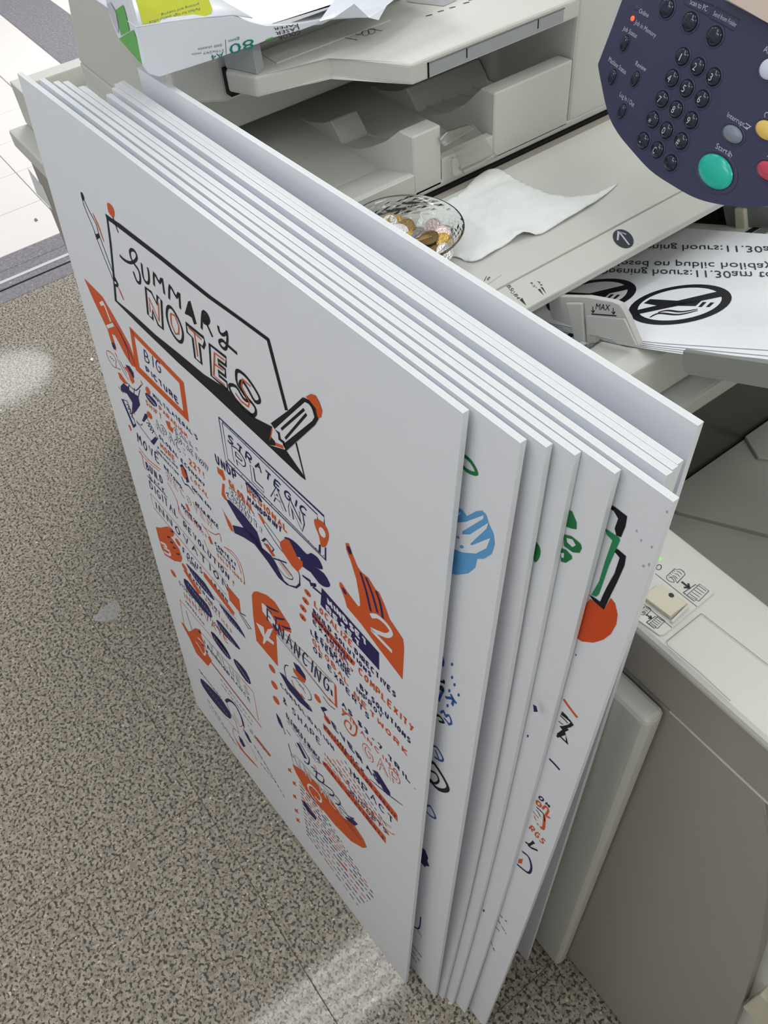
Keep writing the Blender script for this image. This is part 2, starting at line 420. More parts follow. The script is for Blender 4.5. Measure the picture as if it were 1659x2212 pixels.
# document feeder: base with an output recess
cb('feeder_base', -.276, .247, .264, 1.05, 1.052, 1.060, r=.0015)
cb('feeder_front_wall', -.276, -.02, .264, .30, 1.058, 1.0855, r=.003)
prism('output_ramp', [(.178, .285, 1.0595), (.247, .285, 1.0595), (.247, .285, 1.080), (.240, .285, 1.080)], (0, .1355, 0), M['beige'], cp, .0008, 1)
cb('feeder_side_sill', .236, .2468, .4575, .5295, 1.056, 1.084, r=.0012)
rib = [(.247, 1.1215), (.224, 1.120), (.200, 1.100), (.170, 1.080), (.143, 1.0685), (.120, 1.0615), (.1065, 1.0600), (.103, 1.067), (.097, 1.076), (.089, 1.0825), (.070, 1.0725), (.052, 1.0655), (.034, 1.0622), (.012, 1.0606), (.010, 1.055), (.247, 1.055)]
prism('scoop_rib', [(x, .42, z) for x, z in rib], (0, .037, 0), M['beige'], cp, .0016, 1)
rib2 = [(x, z + (.008 if z > 1.10 else .001)) for x, z in rib]
prism('scoop_rib', [(x, .53, z) for x, z in rib2], (0, .113, 0), M['beige'], cp, .0016, 1)
for k in range(4):
    y = .545 + .024 * k
    pr = [(x, z) for x, z in rib2[3:7]]
    prism('scoop_ridge', [(x, y, z - .002) for x, z in pr] + [(x, y, z + .003) for x, z in pr[::-1]], (0, .003, 0), M['beige'], cp, 0)
cb('feeder_rear', -.276, .247, .645, 1.08, 1.055, 1.202, r=.006, seg=3)
cb('feeder_inner_wall', -.276, -.06, .30, .65, 1.056, 1.172, m='greyd', r=.002)
adf = prism('input_tray', [(.247, .423, 1.172), (.247, .646, 1.172), (.1125, .646, 1.172), (.1125, .296, 1.172), (.128, .284, 1.172), (.160, .2985, 1.172), (.1735, .376, 1.172)], (0, 0, .020), M['beige'], cp, .0035, 3)
cb('tray_gap', .1036, .114, .292, .36, 1.160, 1.186, m='black', r=0)
cb('smoked_window', .244, .2476, .443, .622, 1.1745, 1.1872, m='grey', r=.0008)
cb('window_edge', .2440, .2479, .4415, .4432, 1.1738, 1.188, m='black', r=0)
cb('window_edge', .2440, .2479, .4415, .6225, 1.1868, 1.1880, m='greyd', r=0)
for y in (.49, .585): cb('window_tick', .2472, .2480, y, y + .0012, 1.178, 1.187, m='black', r=0)
prism('tray_guide', [(.121, .2885, 1.192), (.158, .3035, 1.192), (.152, .306, 1.219), (.105, .296, 1.219)], (-.006, .012, 0), M['grey'], cp, .001, 1)
cb('tray_step', .116, .150, .33, .47, 1.190, 1.1932, r=.0006)
hexa('feeder_cover', [(-.278, .264, 1.0855), (.035, .262, 1.0855), (.035, .70, 1.0855), (-.278, .70, 1.0855), (-.214, .262, 1.218), (.035, .258, 1.218), (.035, .70, 1.218), (-.214, .70, 1.218)], M['beige'], cp, .006, 3)
prism('feeder_nose', [(.02, .262, 1.152), (.072, .250, 1.152), (.1035, .290, 1.152), (.1035, .64, 1.152), (.02, .64, 1.152)], (0, 0, .043), M['beige'], cp, .003, 2)
P = Print((0, 0, 1.192), (0, 0, 1), .0004)
P.ell((747, 64), (763, 58), (752, 69), M['ink'])
P.line([(738, 66), (745, 61), (752, 65)], .0012, M['silk'], 1)
for q in ((775, 70), (790, 72), (803, 68)):
    P.ell(q, (q[0] + 7, q[1] - 3), (q[0] + 3, q[1] + 5), M['label'], wd=.0006)
P.line([(745, 82), (772, 87)], .0008, M['label']); P.line([(775, 60), (826, 67)], .0008, M['label'])
P.build('tray_symbols', adf)
for a in ((920, 35), (945, 26), (970, 18), (1000, 8), (1012, 1)):
    for k in range(3): P.line([(a[0] + 4 * k, a[1] - k), (a[0] + 4 * k + 6, a[1] - 1 - k)], .0016, M['label'])
P.build('tray_scale', adf)
P.poly([(875, -8), (880, 5), (958, 14), (985, 2), (995, -12)], M['grey'])
P.build('grey_sticker', adf)
# bypass tray with sloping paper
TP0 = Vector((.46, .5, 1.0)); TN = Vector((-.4, 0, 1)).normalized()
def tz(x): return 1.0 + .4 * (x - .46)
tr = prism('bypass_tray', [(.345, .385, .94), (.345, .385, tz(.345) - .006), (.556, .385, tz(.556) - .006), (.573, .385, tz(.567) - .016), (.577, .385, .979), (.50, .385, .960)], (0, .33, 0), M['beige'], cp, .0025, 2)
for k, (xa, xb, m) in enumerate(((.474, .482, 'black'), (.484, .497, 'greyd'), (.500, .508, 'beige'), (.512, .516, 'greyd'))):
    hexa('guide_rail', [(xa, .388, tz(xa) - .0062), (xb, .388, tz(xb) - .0062), (xb, .74, tz(xb) - .0062), (xa, .74, tz(xa) - .0062),
                        (xa, .388, tz(xa) - .0053), (xb, .388, tz(xb) - .0053), (xb, .74, tz(xb) - .0053), (xa, .74, tz(xa) - .0053)], M[m], tr, 0)
for xa, xb, m in ((.4835, .4965, 'grey'), (.5005, .508, 'beige'), (.512, .5165, 'greyd')):
    hexa('guide_rail', [(xa, .387, tz(xa) - .0062), (xb, .387, tz(xb) - .0062), (xb, .4235, tz(xb) - .0062), (xa, .4235, tz(xa) - .0062), (xa, .387, tz(xa) - .0028), (xb, .387, tz(xb) - .0028), (xb, .4235, tz(xb) - .0028), (xa, .4235, tz(xa) - .0028)], M[m], tr, .0003, 1)
ext = prism('tray_extension', [(.572, .452, tz(.572) - .0065), (.80, .452, tz(.80) - .0065), (.80, .70, tz(.80) - .0065), (.572, .70, tz(.572) - .0065)], (0, 0, -.004), M['greyd'], cp, .001, 1)
lip = [at(1474, 757, 1, .4270), at(1659, 786, 1, .4270), at(1760, 802, 1, .4270), at(1760, 862, 1, .4270), at(1659, 839, 1, .4270), at(1490, 812, 1, .4270), at(1478, 804, 1, .4270), at(1471, 780, 1, .4270)]
prism('extension_lip', lip, (0, .005, 0), M['lip'], cp, .0012, 1)
go = [(1183, 640), (1268, 643), (1322, 652), (1337, 658), (1346, 670), (1354, 687), (1380, 747), (1336, 743), (1333, 736), (1322, 728), (1289, 722), (1285, 727), (1285, 743), (1245, 741), (1239, 704), (1194, 690), (1189, 682)]
GY = .4262
g = prism('paper_guide', [at(x, y, 1, GY) for x, y in go], (0, .0062, 0), M['guide'], cp, .0012, 2)
prism('guide_rib', [at(x, y, 1, GY) for x, y in ((1227, 652), (1262, 652), (1268, 742), (1247, 741), (1243, 704))], (0, -.0035, 0), M['guide'], g, .001, 1)
prism('guide_shoulder', [at(x, y, 1, GY) for x, y in ((1270, 680), (1352, 687), (1379, 746), (1337, 742), (1333, 735), (1322, 727), (1288, 721), (1272, 722))], (0, -.0022, 0), M['guide'], g, .0006, 1)
P = Print((0, GY, 0), (0, -1, 0), .0003)
P.text('MAX', (1286, 668), (1317, 671), (1287.5, 655), M['ink'])
P.line([(1278, 678), (1332, 682)], .0011, M['ink'])
for a, b in (((1281, 662), (1281, 675)), ((1325, 665), (1325.5, 678))):
    P.line([a, b], .0009, M['ink']); P.line([(a[0] - 4, b[1] - 5), b, (b[0] + 4, b[1] - 5)], .0009, M['ink'])
P.build('max_marking', g)
# side slab and smoked panel above the catch tray
cb('side_slab', .44, .600, .30, .95, .952, .9745, r=.004)
cb('smoked_panel', .575, .5985, .30, .95, .80, .952, m='smoke', r=0)
# print on the strip
P = Print((0, 0, 1.0503), (0, 0, 1), .0003)
P.ell((1346, 516), (1368.5, 519), (1343, 496), M['label'], 0, 0, 28)
P.line([(1359, 530), (1339, 504)], .0017, M['silk'], 2); P.line([(1352, 507), (1336, 501), (1334, 520)], .0017, M['silk'], 2)
P.build('arrow_disc', cp)
P.text('A4', (1159.5, 608), (1168, 618), (1164.5, 606.5), M['label']); P.text('8.5"', (1144.5, 610.5), (1155.5, 624), (1149, 609), M['label'])
P.poly([(1167.5, 620.5), (1172.5, 621), (1180.3, 635.5)], M['label']); P.poly([(1161.5, 625.5), (1166.5, 624), (1174.8, 638.8)], M['label'])
P.text('B5', (1093, 617.5), (1103, 629), (1101, 614.5), M['label']); P.text('B4', (1108.5, 636), (1117.5, 647), (1116, 634), M['label'])
P.line([(1103.5, 632), (1107, 635.5), (1111.5, 631.5), (1108, 627)], .0005, M['label'], 0, 0, True)
P.poly([(1122.5, 648.5), (1128, 643.5), (1137, 660.5)], M['label'])
P.text('11"', (1091, 648), (1101, 655), (1096, 643), M['label']); P.poly([(1105, 659), (1109.5, 656), (1112, 664)], M['label'])
P.text('A3', (1064, 638), (1074, 649), (1070, 631), M['label'])
P.build('size_markings', cp)
lb = prism('raised_tab', [at(x, y, 2, 1.0505) for x, y in ((1032, 609), (1052, 594), (1084, 594), (1052, 616))], (0, 0, .0008), M['beige'], cp, .0003, 1)
P = Print((0, 0, 1.0513), (0, 0, 1), .0003)
P.text('1e', (1042, 609), (1057, 604.5), (1047, 598), M['label']); P.build('tab_mark', lb)
# clear clip on the feeder side
clip = thing('clear_clip'); clip.parent = cp
cl = [at(955, 288, 0, .249), at(985, 268, 0, .249), at(1030, 270, 0, .249), at(1072, 335, 0, .262), at(997, 371, 0, .262), at(972, 320, 0, .252)]
bm = bmesh.new()
A = [(968, 300, .2495), (1022, 268, .2495), (1050, 300, .256), (1073, 336, .264), (998, 370, .264), (984, 335, .256)]
v = [bm.verts.new(at(x, y, 0, X)) for x, y, X in A]; bm.faces.new(v)
bm_obj('clip_flap', bm, M['clear'], clip)
prism('clip_hinge', [at(x, y, 0, .2485) for x, y in ((945, 300), (960, 283), (1008, 268), (1020, 276), (965, 306), (955, 315))], (.004, 0, 0), M['clear'], clip, .0008, 1)
prism('clip_ear', [at(x, y, 0, .258) for x, y in ((973, 340), (984, 336), (997, 372), (985, 380), (975, 378))], (.003, 0, 0), M['clear'], clip, .0006, 1)
bm = bmesh.new(); bmesh.ops.create_cube(bm, size=1)
a, b = at(1000, 369, 0, .264), at(1072, 337, 0, .264)
bm.transform(Matrix.Translation((a + b) / 2) @ Matrix.Diagonal((.004, (b - a).length, .004, 1))); bm_obj('clip_rim', bm, M['clear'], clip)
# arm under the control panel
prism('panel_arm', [at(x, y, 1, .712) for x, y in ((1468, 500), (1545, 441), (1552, 478), (1575, 485), (1575, 503))], (0, .02, 0), M['black'], cp, 0)
prism('arm_block', [at(x, y, 1, .71) for x, y in ((1556, 430), (1680, 420), (1800, 420), (1800, 540), (1573, 505), (1566, 470))], (0, .05, 0), M['greyd'], cp, .002)
prism('arm_post', [at(x, y, 1, .705) for x, y in ((1585, 450), (1607, 453), (1611, 503), (1588, 503))], (0, .012, 0), M['beige3'], cp, .002)

# ------------------------------------------------------------------ control panel
PO = Vector((.446, .568, 1.214)); pr1 = Vector((.988, -.125, -.09)).normalized()
pr2 = Vector((.115, .313, .943)); pr2 = (pr2 - pr1 * pr2.dot(pr1)).normalized(); PN = pr1.cross(pr2).normalized()
if PN.y > 0: PN = -PN
def pc(x, y): return on(1200 + x / 3.614, y / 3.614, PO, PN)     # points read in an enlarged view of the panel
out = spline([pc(*q) for q in ((330, 500), (345, 590), (405, 870), (480, 1030), (600, 1180), (740, 1330), (900, 1440), (1080, 1540), (1250, 1590), (1450, 1615), (1659, 1610), (2000, 1540), (2400, 1360))], 4)
out += [pc(2600, 1200), pc(2600, 700), pc(1659, 180), pc(1320, 0), pc(760, -310), pc(640, -320), pc(520, 0)]
pn = prism('control_panel', out, -PN * .012, M['panel'], cp, .0012, 2)
def grow(P, c, k): return [c + (p - c) * k for p in P]
pc2 = lambda x, y: on(1200 + x / 3.614, y / 3.614, PO - PN * .013, PN)
prism('panel_housing', [pc2(*q) for q in ((326, 505), (345, 410), (395, 205), (452, 5), (545, -330), (900, -330), (1700, 120), (2300, 500), (2300, 1200), (1660, 1560), (1300, 1540), (900, 1380), (620, 1120), (450, 820), (380, 600))], -PN * .028, M['beige'], cp, .003, 2)
prism('screen_bezel', [pc(*q) + PN * .001 for q in ((1340, -10), (1659, 163), (2300, 500), (2300, -200), (1400, -300))], PN * .006, mat('bezel', (216, 198, 186), .5), pn, .001, 1)
def key_mesh(name, a, b, h, m):
    bm = bmesh.new(); bmesh.ops.create_uvsphere(bm, u_segments=24, v_segments=10, radius=1)
    bmesh.ops.delete(bm, geom=[v for v in bm.verts if v.co.z < -.25], context='VERTS')
    bm.transform(Matrix.Diagonal((a, b, h, 1)))
    for f in bm.faces: f.smooth = True
    me = bpy.data.meshes.new(name); bm.to_mesh(me); bm.free(); me.materials.append(m); return me
def frame(p): 
    return Matrix(((pr1.x, pr2.x, PN.x, p.x), (pr1.y, pr2.y, PN.y, p.y), (pr1.z, pr2.z, PN.z, p.z), (0, 0, 0, 1)))
km = key_mesh('key', .0072, .0068, .0032, M['key']); om = key_mesh('oval_button', .0042, .0066, .0028, M['key']); rm = key_mesh('round_button', .0080, .0072, .0034, M['key'])
well_k = None
def ring(name, p, a, b, parent):                  # shallow dark seat round a key
    bm = bmesh.new(); n = 28; v = []
    for k, (s, z) in enumerate(((1.0, -.0002), (1.14, .0010), (1.26, .0004))):
        v.append([bm.verts.new(p + pr1 * (a * s * math.cos(2 * math.pi * i / n)) + pr2 * (b * s * math.sin(2 * math.pi * i / n)) + PN * z) for i in range(n)])
    for k in range(2):
        for i in range(n): bm.faces.new((v[k][i], v[k][(i + 1) % n], v[k + 1][(i + 1) % n], v[k + 1][i]))
    bm_obj(name, bm, M['panel'], parent, True)
def key(name, me, x, y, a, b, txt=None):
    p = pc(x, y); o = bpy.data.objects.new(name, me); COL.objects.link(o); o.parent = pn; o.matrix_world = frame(p + PN * .0006)
    ring('key_seat', p, a, b, pn)
    if txt:
        q = p + PN * .0040; Q = Print(q, PN, .0002)
        hgt = .0058; wd = .0034 if len(txt) == 1 else .006
        if txt in '-': wd = .0022
        A = q - pr1 * wd / 2 - pr2 * hgt / 2
        if txt == '*': A = A - pr2 * .002
        if txt == '.': A = A + pr2 * .003
        Q.text3(txt, A, A + pr1 * wd, A + pr2 * hgt, M['silk']); Q.build('key_digit', o)
    return o
for t, x, y in (('1', 993, 443), ('2', 1112, 521), ('3', 1236, 602), ('4', 912, 612), ('5', 1025, 691), ('6', 1146, 773), ('7', 834, 776), ('8', 943, 855), ('9', 1060, 940),
                ('*', 762, 935), ('0', 867, 1018), ('#', 982, 1102), ('-', 686, 1098), ('C', 796, 1170), (None, 900, 1272)):
    key('number_key', km, x, y, .0072, .0068, t)
for x, y in ((869, 65), (1050, 172), (1243, 284)): key('round_button', rm, x, y, .0080, .0072)
for x, y in ((543, 340), (447, 602), (624, 618), (522, 870)): key('oval_button', om, x, y, .0042, .0066)
key('start_button', key_mesh('start_button', .0195, .0128, .0045, M['start']), 1250, 1340, .0195, .0128)['label'] = 'large oval teal start button'
key('interrupt_button', key_mesh('interrupt_button', .0108, .0062, .0034, M['greyb']), 1387, 1048, .0108, .0062)['label'] = 'oval grey interrupt button'
key('clear_all_button', key_mesh('pale_button', .0085, .0076, .0036, M['whiteb']), 1668, 540, .0085, .0076)['label'] = 'round pale button'
key('clear_button', key_mesh('yellow_button', .0112, .0066, .0034, M['yellowb']), 1650, 1018, .0112, .0066)['label'] = 'oval yellow button'
key('stop_button', key_mesh('red_button', .0112, .0066, .0034, M['redb']), 1660, 1335, .0112, .0066)['label'] = 'oval red button'
lm_ = key_mesh('status_lamp', .0022, .0022, .0012, M['led']); o = bpy.data.objects.new('status_lamp', lm_); COL.objects.link(o); o.parent = pn; o.matrix_world = frame(pc(602, 144))
o['label'] = 'lit red status lamp'
o = bpy.data.objects.new('status_lamp', key_mesh('status_lamp_off', .0022, .0022, .0008, M['panel'])); COL.objects.link(o); o.parent = pn; o.matrix_world = frame(pc(632, 62))
P = Print(PO, PN, .0003)
def pt_(t, a, b, h): P.text(t, *[(1200 + q[0] / 3.614, q[1] / 3.614) for q in (a, b, h)], M['silk']); P.build('button_label', pn)
pt_('Online', (648, 98), (722, 138), (662, 62)); pt_('Job in Memory', (616, 185), (778, 296), (632, 150))
pt_('Job Status', (525, 232), (630, 298), (540, 198)); pt_('Machine Status', (411, 475), (545, 582), (424, 438)); pt_('Review', (620, 508), (702, 560), (634, 472))
pt_('Log In / Out', (498, 748), (610, 838), (510, 712)); pt_('Interrupt', (1336, 910), (1470, 992), (1350, 870)); pt_('Start', (1246, 1155), (1336, 1208), (1262, 1112))
pt_('Scan to PC', (1046, 30), (1180, 90), (1060, -12)); pt_('Send from Folder', (1228, 118), (1408, 214), (1244, 82))
pt_('All Clear', (1622, 400), (1790, 500), (1640, 350)); pt_('Clear', (1622, 912), (1730, 985), (1640, 862)); pt_('Stop', (1650, 1220), (1750, 1290), (1665, 1180))
def pl_(pts, wd): P.line([(1200 + x / 3.614, y / 3.614) for x, y in pts], wd, M['silk'])
pl_([(1488, 962), (1520, 985)], .0007); pl_([(1474, 990), (1500, 1012)], .0007); pl_([(1530, 985), (1500, 1003), (1492, 990)], .0007)
P.line([(1200 + x / 3.614, y / 3.614) for x, y in ((1346, 1205), (1362, 1180), (1378, 1215), (1360, 1238))], .0007, M['silk'], 0, 0, True); pl_([(1360, 1195), (1358, 1222)], .0007)
for q in ([(1205, 140), (1252, 55), (1443, 160), (1395, 245)], [(1000, 30), (1030, -30), (1235, 45), (1195, 125)]):
    P.line([(1200 + x / 3.614, y / 3.614) for x, y in q], .0007, M['key'], 0, 0, True)
P.build('label_frame', pn)
# engraved oval well of the start button

# ------------------------------------------------------------------ finishing unit at the right
fu = cp
def fb(name, *a, m='beige', r=.004, seg=2): return box(name, *a, M[m], fu, r, seg)
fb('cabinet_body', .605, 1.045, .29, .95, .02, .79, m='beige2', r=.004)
fb('catch_tray', .5995, 1.2, .35, .98, .79, .835, m='catch', r=.002)
prism('tray_ridge', [(.6005, .462, .834), (.625, .4655, .834), (.705, .513, .834), (1.1, .70, .834), (1.1, .95, .834), (.6005, .95, .834)], (0, 0, .007), M['catch'], fu, .0008, 1)
prism('tray_ridge', [(.6005, .60, .8405), (.63, .585, .8405), (.70, .635, .8405), (1.1, .86, .8405), (1.1, .95, .8405), (.6005, .95, .8405)], (0, 0, .005), M['catch'], fu, .0008, 1)
fb('ledge_top', .45, 1.2, .258, .352, .952, .967, r=.007, seg=3)
fb('ledge_back', .5995, 1.2, .300, .351, .80, .953, m='catch', r=.002)
fb('ledge_front', .45, 1.2, .2645, .31, .8855, .953, m='beige2', r=.002)
fp = [(.45, .012), (1.02, .012), (1.01, .20), (.995, .35), (.982, .448), (.969, .536), (.948, .657), (.925, .750), (.900, .834), (.880, .8838), (.45, .8838)]
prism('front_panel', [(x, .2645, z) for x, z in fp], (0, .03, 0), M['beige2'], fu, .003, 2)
fp2 = [(.45, .015), (1.05, .015), (1.048, .20), (1.03, .35), (1.018, .448), (1.006, .536), (.99, .657), (.97, .750), (.945, .834), (.92, .8838), (.45, .8838)]
prism('side_shell', [(x, .276, z) for x, z in fp2], (0, .06, 0), M['beige'], fu, .010, 3)
door = box('left_door', -.25, .783, .240, .2635, .012, .886, M['beige'], fu, .010, 4)
fb('seam_strip', .784, .90, .2636, .2662, .8840, .8856, m='beige', r=.0005)
la = [at(x, y, 1, .30) for x, y in ((1571, 2190), (1582, 2172), (1610, 2150), (1625, 2152), (1630, 2166), (1598, 2200))]
box('latch', .975, 1.0, .264, .279, .505, .575, M['beige3'], fu, .003)
box('latch_hook', .985, 1.006, .262, .276, .572, .586, M['beige'], fu, .002)
# switch panel set into the ledge
ZT = .967
sw = prism('switch_plate', [at(x, y, 2, ZT) for x, y in ((1380, 1130), (1425, 1186), (1433, 1190), (1540, 1272), (1543, 1282), (1435, 1372), (1424, 1374), (1380, 1342), (1340, 1320), (1340, 1250))], (0, 0, .0012), M['beige'], fu, .0005, 1)
kb = [at(x, y, 2, ZT + .006) for x, y in ((1385, 1284), (1429, 1262), (1484, 1303), (1447, 1331))]
def solid(name, top, dz, m, par, r):
    return hexa(name, [p - Vector((0, 0, dz)) for p in top] + list(top), m, par, r)
kk = hexa('rocker_switch', [at(1388, 1292, 2, ZT + .001), at(1432, 1266, 2, ZT + .001), at(1488, 1306, 2, ZT + .001), at(1449, 1340, 2, ZT + .001)] + kb, M['beige3'], fu, .0008)
P = Print((0, 0, ZT + .006), (0, 0, 1), .0003); P.ell((1450, 1286), (1456, 1288), (1449, 1290.5), M['label']); P.build('switch_dot', kk)
solid('switch_guard', [at(x, y, 2, ZT + .004) for x, y in ((1449, 1341), (1483, 1306), (1489, 1310), (1454, 1344))], .003, M['beige'], fu, .0005)
solid('switch_guard', [at(x, y, 2, ZT + .004) for x, y in ((1396, 1286), (1421, 1261), (1430, 1262), (1400, 1288))], .003, M['beige'], fu, .0005)
P = Print((0, 0, ZT + .0012), (0, 0, 1), .0003)
def sp(x, y): return (1330 + x / 5.043, 1120 + y / 5.043)       # points read in an enlarged view
def sl(pts, wd=.0004, closed=False, m='label', sm=0): P.line([sp(*q) for q in pts], wd, M[m], 0, sm, closed)
sl([(440, 545), (455, 512), (480, 505), (497, 520), (490, 550), (465, 560)], .0006, True, sm=2)
def pages(dx, dy, k, roll):
    T = lambda x, y: (dx + (x - 640) * k, dy + (y - 630) * k)
    if roll:
        sl([T(552, 632), T(645, 548), T(660, 560)]); sl([T(552, 632), T(560, 665), T(600, 690), T(635, 695), T(630, 670), T(595, 640), T(580, 650)], sm=2)
        sl([T(660, 560), T(700, 555), T(740, 580), T(757, 610)], sm=2); sl([T(757, 610), T(668, 705), T(655, 680)]); sl([T(595, 640), T(640, 645), T(655, 680)], sm=2)
        for q in range(4): sl([T(615 + 26 * q, 625 - 24 * q), T(650 + 24 * q, 632 - 22 * q), T(672 + 24 * q, 660 - 24 * q)], .0004, sm=2)
        for q in range(4): sl([T(578 + 19 * q, 625 - 17 * q), T(590 + 19 * q, 628 - 17 * q)], .0004)
    else:
        sl([T(560, 645), T(700, 525), T(800, 600), T(690, 712)], .0005, True)
        for q in range(5): sl([T(590 + 25 * q, 632 - 22 * q), T(675 + 24 * q, 690 - 22 * q)], .0004)
        sl([T(548, 632), T(520, 620), T(655, 530), T(675, 545)]); sl([T(520, 620), T(640, 712), T(665, 695)])
pages(640, 630, 1.0, True); pages(855, 820, 1.0, False); sl([(718, 690), (790, 748)], .0017); sl([(742, 752), (800, 757), (790, 708)], .0017)
pages(312, 1012, .62, True); pages(420, 1140, .72, False); sl([(335, 1048), (382, 1085)], .0011); sl([(355, 1088), (388, 1090), (380, 1058)], .0011)
sl([(430, 600), (885, 962)], .0004); sl([(310, 938), (612, 1190)], .0004)
for q in ([(935, 1035), (1659, 1595)], [(935, 1035), (555, 1340), (565, 1385), (900, 1664), (1250, 1990)]): P.line([sp(*a) for a in q], .0005, M['greyd'], -1, 0)
P.build('switch_markings', sw)
o = bpy.data.objects.new('green_lamp', key_mesh('green_lamp', .0016, .0016, .001, M['ledg'])); COL.objects.link(o); o.parent = fu; o.location = at(1424, 1207, 2, ZT + .0012)
o['label'] = 'lit green lamp'
# neighbouring steel cabinet at the lower right corner
nb = box('metal_cabinet', 1.085, 1.6, .31, .9, .03, .78, M['bluegrey'], None, .004); tag(nb, 'blue-grey metal cabinet just visible past the copier at the lower right corner', 'cabinet')
box('cabinet_plinth', 1.05, 1.6, .33, .9, 0, .03, M['black'], nb, 0)

# ------------------------------------------------------------------ paper deck at the far left
pd = thing('paper_deck', 'beige stepped paper cabinet at the far left end of the copier', 'cabinet')
def db(name, *a, m='beige', r=.004): return box(name, *a, M[m], pd, r)
bd = db('cabinet_body', -.905, -.29, .280, .80, .02, .724, m='beige2')
db('cabinet_shelf', -.916, -.285, .264, .82, .725, .760, r=.005)
db('tray_floor', -.87, -.325, .34, .855, .758, .800)
db('tray_wall', -.914, -.285, .302, .335, .762, .845, r=.003); db('tray_wall', -.9135, -.875, .3355, .8595, .762, .8448, r=.003); db('tray_wall', -.32, -.2855, .3355, .8595, .762, .8448, r=.003); db('tray_wall', -.914, -.285, .86, .90, .762, .845, r=.003)
hexa('tray_slope', [(-.88, .335, .799), (-.32, .335, .799), (-.32, .62, .799), (-.88, .62, .799), (-.86, .34, .801), (-.32, .34, .801), (-.32, .62, .838), (-.86, .62, .838)], M['beige'], pd, .001, 1)
P = Print((0, .280, 0), (0, -1, 0), .0006)
P.poly([(59.7, 362), (93, 402), (115, 455), (80, 418)], M['paper']); P.build('paper_label', bd)
# ------------------------------------------------------------------ ream of paper on the feeder
rm_ = thing('paper_ream', 'opened ream of A4 paper in a white wrapper with green stripe and yellow label', 'paper ream')
RXX = .166
def X9(*pts, x=RXX): return [at(a, b, 0, x) for a, b in pts]
side = X9((294, 60), (360, 49), (430, 40), (503, 33), (545, 52), (574, 56), (640, 53), (690, 44), (762, 20), (764, 23), (692, 49), (646, 66), (588, 82), (558, 94), (494, 116), (465, 127), (400, 148), (345, 167), (322, 160), (311, 142))
prism('wrapper_side', side, (-.004, 0, 0), M['wrapw'], rm_, .0008, 1)
te = X9((294, 60), (360, 49), (430, 40), (503, 33), (545, 40))
V = []; F = []
for i, p in enumerate(te):
    for k in range(8):
        t = k / 7; V.append(p + Vector((-.21 * t, 0, .0006 * math.sin(t * 3))))
for i in range(len(te) - 1):
    for k in range(7): F.append((i * 8 + k, i * 8 + k + 1, i * 8 + 9 + k, i * 8 + 8 + k))
tw = mesh_obj('wrapper_top', V, F, M['wrapw'], rm_, None, True)
md = tw.modifiers.new('thick', 'SOLIDIFY'); md.thickness = .0008
e1 = at(545, 54, 0, RXX - .004); e2 = at(690, 46, 0, RXX - .004); e3 = at(790, 8, 0, RXX - .004)
ZB = 1.228
st = [e1, e2, e3 + Vector((0, .02, 0))]
hexa('paper_stack', [(RXX - .2, e1.y, ZB), (RXX - .005, e1.y, ZB), (RXX - .005, e1.y + .24, ZB), (RXX - .2, e1.y + .24, ZB),
                     (RXX - .2, e1.y, e1.z - .004), (RXX - .005, e1.y, e1.z - .004), (RXX - .005, e1.y + .24, e2.z + .002), (RXX - .2, e1.y + .24, e2.z + .004)], M['paper'], rm_, .0006, 1)
yA = at(545, 54, 0, RXX - .0045); yB = at(694, 46, 0, RXX - .0045)
prism('top_sheets', [yA, yB, Vector((RXX - .0045, yB.y + .05, yB.z + .006)), Vector((RXX - .20, yB.y + .05, yB.z + .010)), Vector((RXX - .20, yA.y, yA.z + .004))], (0, 0, -.003), M['paper'], rm_, 0)
fl = [at(690, 46, 0, RXX + .014 + .001), at(722, 38, 0, RXX + .014 + .003), at(797, 38, 0, RXX + .014 + .004), at(818, 44, 0, RXX + .014 + .006), at(835, 12, 0, RXX + .012), at(875, -20, 0, RXX), at(740, -25, 0, RXX - .015), at(722, 8, 0, RXX - .01)]
prism('torn_flap', fl, (-.0015, .001, .0), M['wrapw'], rm_, .0002, 1)
prism('torn_flap', [at(722, 38, 0, RXX + .014 + .0035), at(765, 8, 0, RXX + .014 + .01), at(797, 38, 0, RXX + .014 + .0045)], (-.0012, 0, 0), M['wrapw'], rm_, 0)
def Y2(*pts, y=.2155): return [at(a, b, 1, y) for a, b in pts]
def tri2(name, pts, m, d=(0, .003, 0)): return prism(name, pts, d, m, rm_, .0004, 1)
pA = at(294, 60, 0, RXX); pB = at(311, 142, 0, RXX)
yy = pA.y
E_ = lambda *pts: [at(a, b, 1, yy + .0005) for a, b in pts]
tri2('wrapper_end', E_((294, 60), (311, 143), (322, 160), (290, 120), (257, 84), (242, 50), (228, 0), (215, -40), (270, -30)), M['wrapw'])
Q = Print((0, yy + .0005, 0), (0, -1, 0), .0006)
Q.poly([(258, 83), (289, 64), (297, 85), (311, 142), (300, 131)], M['wrapg']); Q.poly([(250, 22), (267, 10), (273, 30), (281, 66), (262, 76), (258, 50)], M['wrapg'])
Q.poly([(232, 8), (240, 4), (252, 26), (258, 60), (256, 72), (246, 48)], M['silk'], 1)
Q.build('green_stripe', rm_)
Q = Print((RXX, 0, 0), (1, 0, 0), .0005)
Q.text('80', (549, 82), (494, 97), (551, 104), M['teal']); Q.text('gsm', (517, 80.5), (493, 86), (518, 87), M['teal']); Q.text('500 sheets', (479, 94), (427, 104), (480, 99.5), M['greyd'])
Q.text('210x297 mm', (484, 106), (414, 115), (485, 111), M['greyd']); Q.text('A4', (482, 112), (455, 119), (484, 123), M['teal']); Q.line([(486.5, 85), (488.5, 117)], .0006, M['greyd'])
